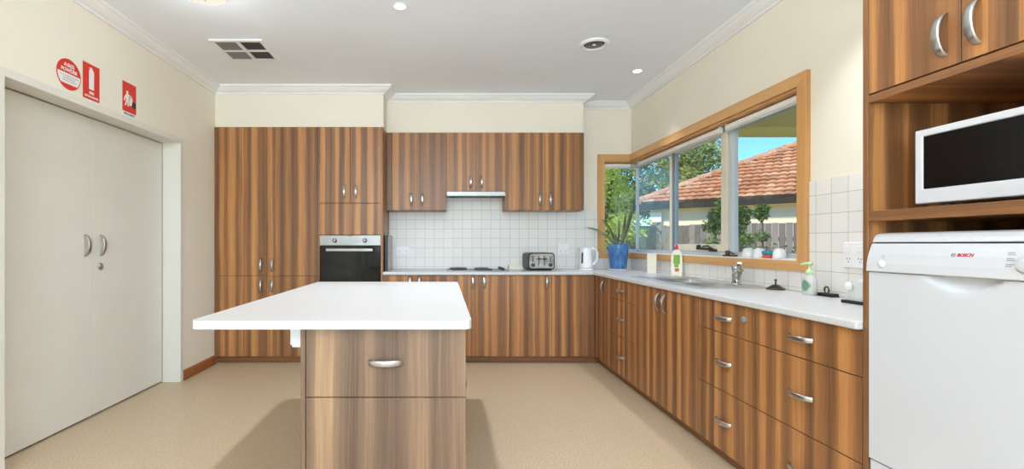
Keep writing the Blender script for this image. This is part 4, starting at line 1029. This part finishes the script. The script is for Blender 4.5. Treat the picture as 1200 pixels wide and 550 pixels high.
# ------------------------------------------------------------------ outside
GZ = -.35
struct('ground', MB().box(XR+.25, 40, -12, 45, GZ-.2, GZ).box(-12, XR+.25, YB+.3, 45, GZ-.2, GZ), 'bounce_paving', 'sandy paving outside, toned to bounce warm light', 'ground')
pr = thing('trim_3', 'beige lined porch roof outside the window', 'porch roof', (XR+.25, 5.2, 2.36), 0, None, 'structure')
obj('eave_lining', MB().box(XR+.205, 4.6, -2, 5.2, 2.46, 2.52), 'soffit', pr)
obj('fascia_beam', MB().box(XR+.205, 4.6, 5.2, 5.26, 2.355, 2.52), 'soffit', pr)
# neighbouring house
P0 = Vector((5.65, 13.6, 0)); E = Vector((.764, -.645, 0)).normalized(); N = Vector((.645, .764, 0)).normalized()
EZ, TAN = 2.30, .5
hn = thing('neighbour_house', 'cream weatherboard house with terracotta tiled roof beyond the fence', 'house', tuple(P0), 0)
def hp(u, s, z): return P0+E*u+N*s+Vector((0, 0, z))
def roof_face(pt, umax, smax, name, clip2=None):
    mb = MB(); du = .04; CR = .26; uv = []; th = math.sqrt(1+TAN*TAN)
    nc = int(smax/CR)
    for c_ in range(nc):
        s0, s1 = c_*CR, (c_+1)*CR
        nu = int(umax/du); prev = None
        for i in range(nu+1):
            u = i*du
            ok = u >= s0-.02
            w = .03*(abs(math.sin(PI*u/.2))**.7)
            a = Vector(pt(u, s0-.05))+Vector((0, 0, s0*TAN+.085+w)); a0 = Vector(pt(u, s0+.05))+Vector((0, 0, s0*TAN-.01)); b = Vector(pt(u, s1))+Vector((0, 0, s1*TAN+.012+w))
            if ok:
                am_ = a-Vector((0, 0, .022+w*.6))
                k = len(mb.v); mb.v += [tuple(a0), tuple(am_), tuple(a), tuple(b)]; uv += [(u+.001, c_*.33+.02), (u, c_*.33+.03), (u, c_*.33+.05), (u, c_*.33+.31)]
                if prev is not None:
                    for q in ((prev, k, k+1, prev+1), (prev+1, k+1, k+2, prev+2), (prev+2, k+2, k+3, prev+3)): mb.f.append(q); mb.mi.append(0); mb.sm.append(False)
                prev = k
            else: prev = None
    o = obj(name, mb, 'roof', hn, fix=False)
    l = o.data.uv_layers[0]
    for lp in o.data.loops: l.data[lp.index].uv = uv[lp.vertex_index]
    return o
roof_face(lambda u, s: hp(u, s, EZ), 11, 4.2, 'tiled_roof')
roof_face(lambda u, s: hp(s, u, EZ), 11, 4.2, 'tiled_roof')
hip = MB()
for i in range(13):
    a = hp(.32*i, .32*i, EZ+.32*i*TAN+.09); b = hp(.32*(i+1.12), .32*(i+1.12), EZ+.32*(i+1.12)*TAN+.09)
    hip.tube([a, b], [.125, .10], 12)
obj('ridge_capping', hip, 'roof', hn)
gt = MB()
def bar(mb, a, b, wvec, h):
    a, b = Vector(a), Vector(b); wv = Vector(wvec)
    vs = [a, b, b+wv, a+wv]; vs += [v+Vector((0, 0, h)) for v in vs]
    mb.add(vs, [(0, 3, 2, 1), (4, 5, 6, 7), (0, 1, 5, 4), (1, 2, 6, 5), (2, 3, 7, 6), (3, 0, 4, 7)])
bar(gt, hp(-.12, -.12, EZ-.17), hp(11, -.12, EZ-.14), N*.14, .14); bar(gt, hp(-.12, .02, EZ-.14), hp(-.12, 11, EZ-.14), E*.14, .14)
obj('gutter', gt, 'gutter', hn)
wl_ = MB()
for k in range(14):
    z = GZ+k*.18
    for (a, b, ins) in ((hp(.25, .25, 0), hp(11, .25, 0), N), (hp(.25, 11, 0), hp(.25, .25, 0), E)):
        A, B = a.copy(), b.copy(); lo = -ins*.018
        vs = [A+lo+Vector((0, 0, z)), B+lo+Vector((0, 0, z)), B+Vector((0, 0, z+.185)), A+Vector((0, 0, z+.185)), A+ins*.05+Vector((0, 0, z)), B+ins*.05+Vector((0, 0, z)), B+ins*.05+Vector((0, 0, z+.185)), A+ins*.05+Vector((0, 0, z+.185))]
        wl_.add(vs, [(0, 1, 2, 3), (7, 6, 5, 4), (0, 4, 5, 1), (3, 2, 6, 7), (0, 3, 7, 4), (1, 5, 6, 2)])
obj('weatherboard_wall', wl_, 'board', hn)
sf = MB(); bar(sf, hp(.02, .02, EZ-.16), hp(11, .02, EZ-.16), N*.24, .03)
obj('eave_lining', sf, 'soffit', hn)
wn_ = MB(); bar(wn_, hp(1.75, .19, .9), hp(2.5, .19, .9), N*.06, 1.12); obj('window', wn_, 'brownwin', hn)
mbx = MB(); bar(mbx, hp(.28, .11, 1.78), hp(.58, .11, 1.78), N*.1, .28); obj('meter_box', mbx, 'cream', hn)
obj('cable', MB().tube([hp(.28, .17, 1.98), hp(.16, .15, 2.02), hp(.1, .15, 1.9), hp(.22, .15, 1.72), hp(.42, .15, 1.68), hp(.54, .17, 1.78)], .014, 8), 'dark', hn)
# paling fence
fa = Vector((6.0, 7.9, 0)); 
fn = thing('paling_fence', 'weathered grey paling fence in front of the neighbouring house', 'fence', tuple(fa), 0)
pm_ = MB(); random.seed(8)
uvs_ = []
for k in range(80):
    t0 = -2.6+k*.1; j = random.uniform(-.012, .012); thk = .014+(k % 2)*.012
    a = fa-E*(t0)+N*(-.01*(k % 2)); b = fa-E*(t0+.094)+N*(-.01*(k % 2))
    bar(pm_, a+Vector((0, 0, GZ)), b+Vector((0, 0, GZ)), N*thk, 1.52+j-GZ)
po = obj('palings', pm_, 'fence', fn)
rl = MB()
for z in (0, 1.2): bar(rl, fa+E*2.6+N*.03+Vector((0, 0, z)), fa-E*5.4+N*.03+Vector((0, 0, z)), N*.04, .08)
obj('rail', rl, 'fence', fn)
for lx in po.data.loops:
    w = po.data.vertices[lx.vertex_index].co; d = -(w.x)*E.x-(w.y)*E.y
    po.data.uv_layers[0].data[lx.index].uv = (d+30, w.z)

def foliage(blobs, n, size, seed, shell=.55):
    rng = random.Random(seed); mb = MB(); tot = sum(b[3]*b[4]*b[5] for b in blobs)
    for bl in blobs:
        cx, cy, cz, rx, ry, rz = bl; m = int(n*rx*ry*rz/tot)
        for _ in range(m):
            while True:
                p = Vector((rng.uniform(-1, 1), rng.uniform(-1, 1), rng.uniform(-1, 1)))
                if shell < p.length < 1: break
            c = Vector((cx+p.x*rx, cy+p.y*ry, cz+p.z*rz))
            d = Vector((rng.gauss(0, 1), rng.gauss(0, 1), rng.gauss(-.3, .7))).normalized()
            s = d.cross(Vector((rng.gauss(0, 1), rng.gauss(0, 1), rng.gauss(0, 1)))).normalized()
            L = size*rng.uniform(.7, 1.35); w = L*.42
            mb.add([c, c+d*L*.5+s*w*.5, c+d*L, c+d*L*.5-s*w*.5], [(0, 1, 2, 3)])
    return mb
def tree(name, label, cat, base_, trunk, blobs, n, size, mat, seed, shell=.5):
    t = thing(name, label, cat, base_, 0, 'trees and shrubs outside')
    obj('foliage', foliage(blobs, n, size, seed, shell), mat, t, fix=False)
    tr = MB()
    for path, r in trunk: tr.tube(path, r, 8)
    obj('trunk', tr, 'bark', t)
    return t
def blobs_of(c, r, k, br, seed, flat=.8):
    rng = random.Random(seed); out = []
    for i in range(k):
        a = rng.uniform(0, 2*PI); q = rng.uniform(.25, 1); z = rng.uniform(-1, 1)
        rr = br*rng.uniform(.7, 1.3)
        out.append((c[0]+r[0]*q*math.cos(a)*math.sqrt(max(.1, 1-z*z)), c[1]+r[1]*q*math.sin(a)*math.sqrt(max(.1, 1-z*z)), c[2]+r[2]*z, rr, rr, rr*flat))
    return out
tree('garden_tree', 'bright green leafy tree just outside the narrow back pane', 'tree', (3.15, 9.0, GZ), [([(3.15, 9.0, GZ), (3.2, 9.0, .8), (3.1, 9.05, 1.6), (3.25, 9.0, 2.5)], [.07, .06, .05, .03]), ([(3.2, 9, .9), (3.5, 8.9, 1.6)], [.04, .02])],
     blobs_of((3.1, 9.0, 1.85), (.55, .5, 1.15), 26, .33, 5), 7000, .085, 'leaf_a', 1)
tree('garden_tree', 'tall olive green tree rising over the left end of the tiled roof', 'tree', (7.4, 21, GZ), [([(7.4, 21, GZ), (7.5, 21, 2), (7.3, 21, 4)], [.25, .2, .1])],
     blobs_of((7.4, 21, 4.1), (2.0, 1.3, 2.0), 34, .9, 11), 15000, .20, 'leaf_b', 2)
tree('garden_tree', 'olive green tree behind the roof beside the patch of blue sky', 'tree', (13.2, 25, GZ), [([(13.2, 25, GZ), (13.2, 25, 2), (13.0, 25, 4)], [.25, .2, .1])],
     blobs_of((13.0, 25, 4.6), (1.7, 1.4, 1.8), 20, 1.0, 13), 9000, .22, 'leaf_b', 3)
tree('garden_tree', 'large green tree filling the left side of the back pane', 'tree', (5.0, 16.5, GZ), [([(5.0, 16.5, GZ), (5.0, 16.5, 1.5), (5.1, 16.5, 3)], [.2, .16, .1])],
     blobs_of((4.9, 16.5, 2.7), (1.3, 1.2, 1.9), 24, .75, 17), 8000, .16, 'leaf_b', 4)
tree('garden_shrub', 'upright leafy shrub in front of the fence, seen in the nearest pane', 'shrub', (4.13, 6.5, GZ), [([(4.13, 6.5, GZ), (4.13, 6.5, .6), (4.1, 6.5, 1.5)], [.03, .025, .012])],
     blobs_of((4.12, 6.5, 1.12), (.07, .07, .48), 12, .11, 21), 1500, .055, 'leaf_c', 5, .2)
tree('garden_shrub', 'thin leafy stem standing right of the upright shrub', 'shrub', (4.76, 7.0, GZ), [([(4.76, 7.0, GZ), (4.77, 7.0, .6), (4.75, 7.0, 1.6)], [.02, .016, .008])],
     blobs_of((4.75, 7.0, 1.5), (.03, .03, .22), 7, .075, 22), 600, .055, 'leaf_c', 6, .1)
tree('garden_shrub', 'dark shrub behind the near stile of the sliding sash', 'shrub', (3.98, 6.9, GZ), [([(3.98, 6.9, GZ), (3.98, 6.9, .6), (4.0, 6.9, 1.6)], [.03, .025, .012])],
     blobs_of((4.0, 6.9, 1.35), (.09, .09, .5), 12, .12, 23), 1400, .06, 'leaf_c', 7, .2)
tree('low_hedge', 'low dark green hedge along the foot of the fence', 'hedge', (5.0, 7.2, GZ), [([(5.0, 7.2, GZ), (5.0, 7.2, .3)], [.03, .02])],
     [(4.4+.17*k, 7.7-.15*k*.8+.02*(k % 3), .55, .28, .28, .62) for k in range(11)], 6000, .06, 'leaf_c', 8, .2)
tree('garden_shrub', 'bushy green shrub below the bright tree, low in the back pane', 'shrub', (3.3, 7.9, GZ), [([(3.3, 7.9, GZ), (3.3, 7.9, .6)], [.03, .02])],
     blobs_of((3.2, 7.75, .6), (.3, .15, .4), 14, .22, 25), 3500, .075, 'leaf_a', 9, .3)

# ------------------------------------------------------------------ light
wd_ = bpy.data.worlds.new('sky'); bpy.context.scene.world = wd_; wd_.use_nodes = True
nt = wd_.node_tree; nt.nodes.clear()
sky = nt.nodes.new('ShaderNodeTexSky'); sky.sky_type = 'NISHITA'; sky.sun_disc = False
sky.sun_elevation = math.radians(52); sky.sun_rotation = math.radians(200); sky.air_density = 1.0; sky.dust_density = .1; sky.ozone_density = 2.5
bg = nt.nodes.new('ShaderNodeBackground'); bg.inputs[1].default_value = .2
ow = nt.nodes.new('ShaderNodeOutputWorld'); tint = nt.nodes.new('ShaderNodeMix'); tint.data_type = 'RGBA'; tint.blend_type = 'MULTIPLY'; tint.inputs[0].default_value = 1; tint.inputs[7].default_value = (.46, .78, 1.04, 1)
nt.links.new(sky.outputs[0], tint.inputs[6]); nt.links.new(tint.outputs[2], bg.inputs[0]); nt.links.new(bg.outputs[0], ow.inputs[0])
sd = Vector((.60, .42, -.64)).normalized()
sun = lamp_light('sun', 'SUN', (0, 0, 12), 3.6, (1, .90, .76)); sun.data.angle = math.radians(.6)
sun.rotation_euler = sd.to_track_quat('-Z', 'Y').to_euler()
# added fill light at the rear window opening, tilted up
lamp_light('window_fill', 'AREA', (-.05, YF-.15, 1.5), 150, (.68, .84, 1.0), (3.2, 1.5), (PI/2+math.radians(42), 0, 0))

# ------------------------------------------------------------------ camera
cam = bpy.data.cameras.new('camera'); co = bpy.data.objects.new('camera', cam); C.objects.link(co)
co.location = (0, 0, CAMZ); co.rotation_euler = (PI/2, 0, 0)
cam.sensor_width = 36; cam.lens = 550/1200*36; cam.shift_x = 80/1200; cam.shift_y = 11/1200; cam.clip_start = .05; cam.clip_end = 200
sc = bpy.context.scene; sc.camera = co
sc.view_settings.view_transform = 'Standard'; sc.view_settings.look = 'None'; sc.view_settings.gamma = 1; sc.view_settings.exposure = .46
sc.view_settings.use_curve_mapping = False
sc.cycles.use_denoising = True
sc.cycles.max_bounces = 10; sc.cycles.diffuse_bounces = 6; sc.cycles.transparent_max_bounces = 16
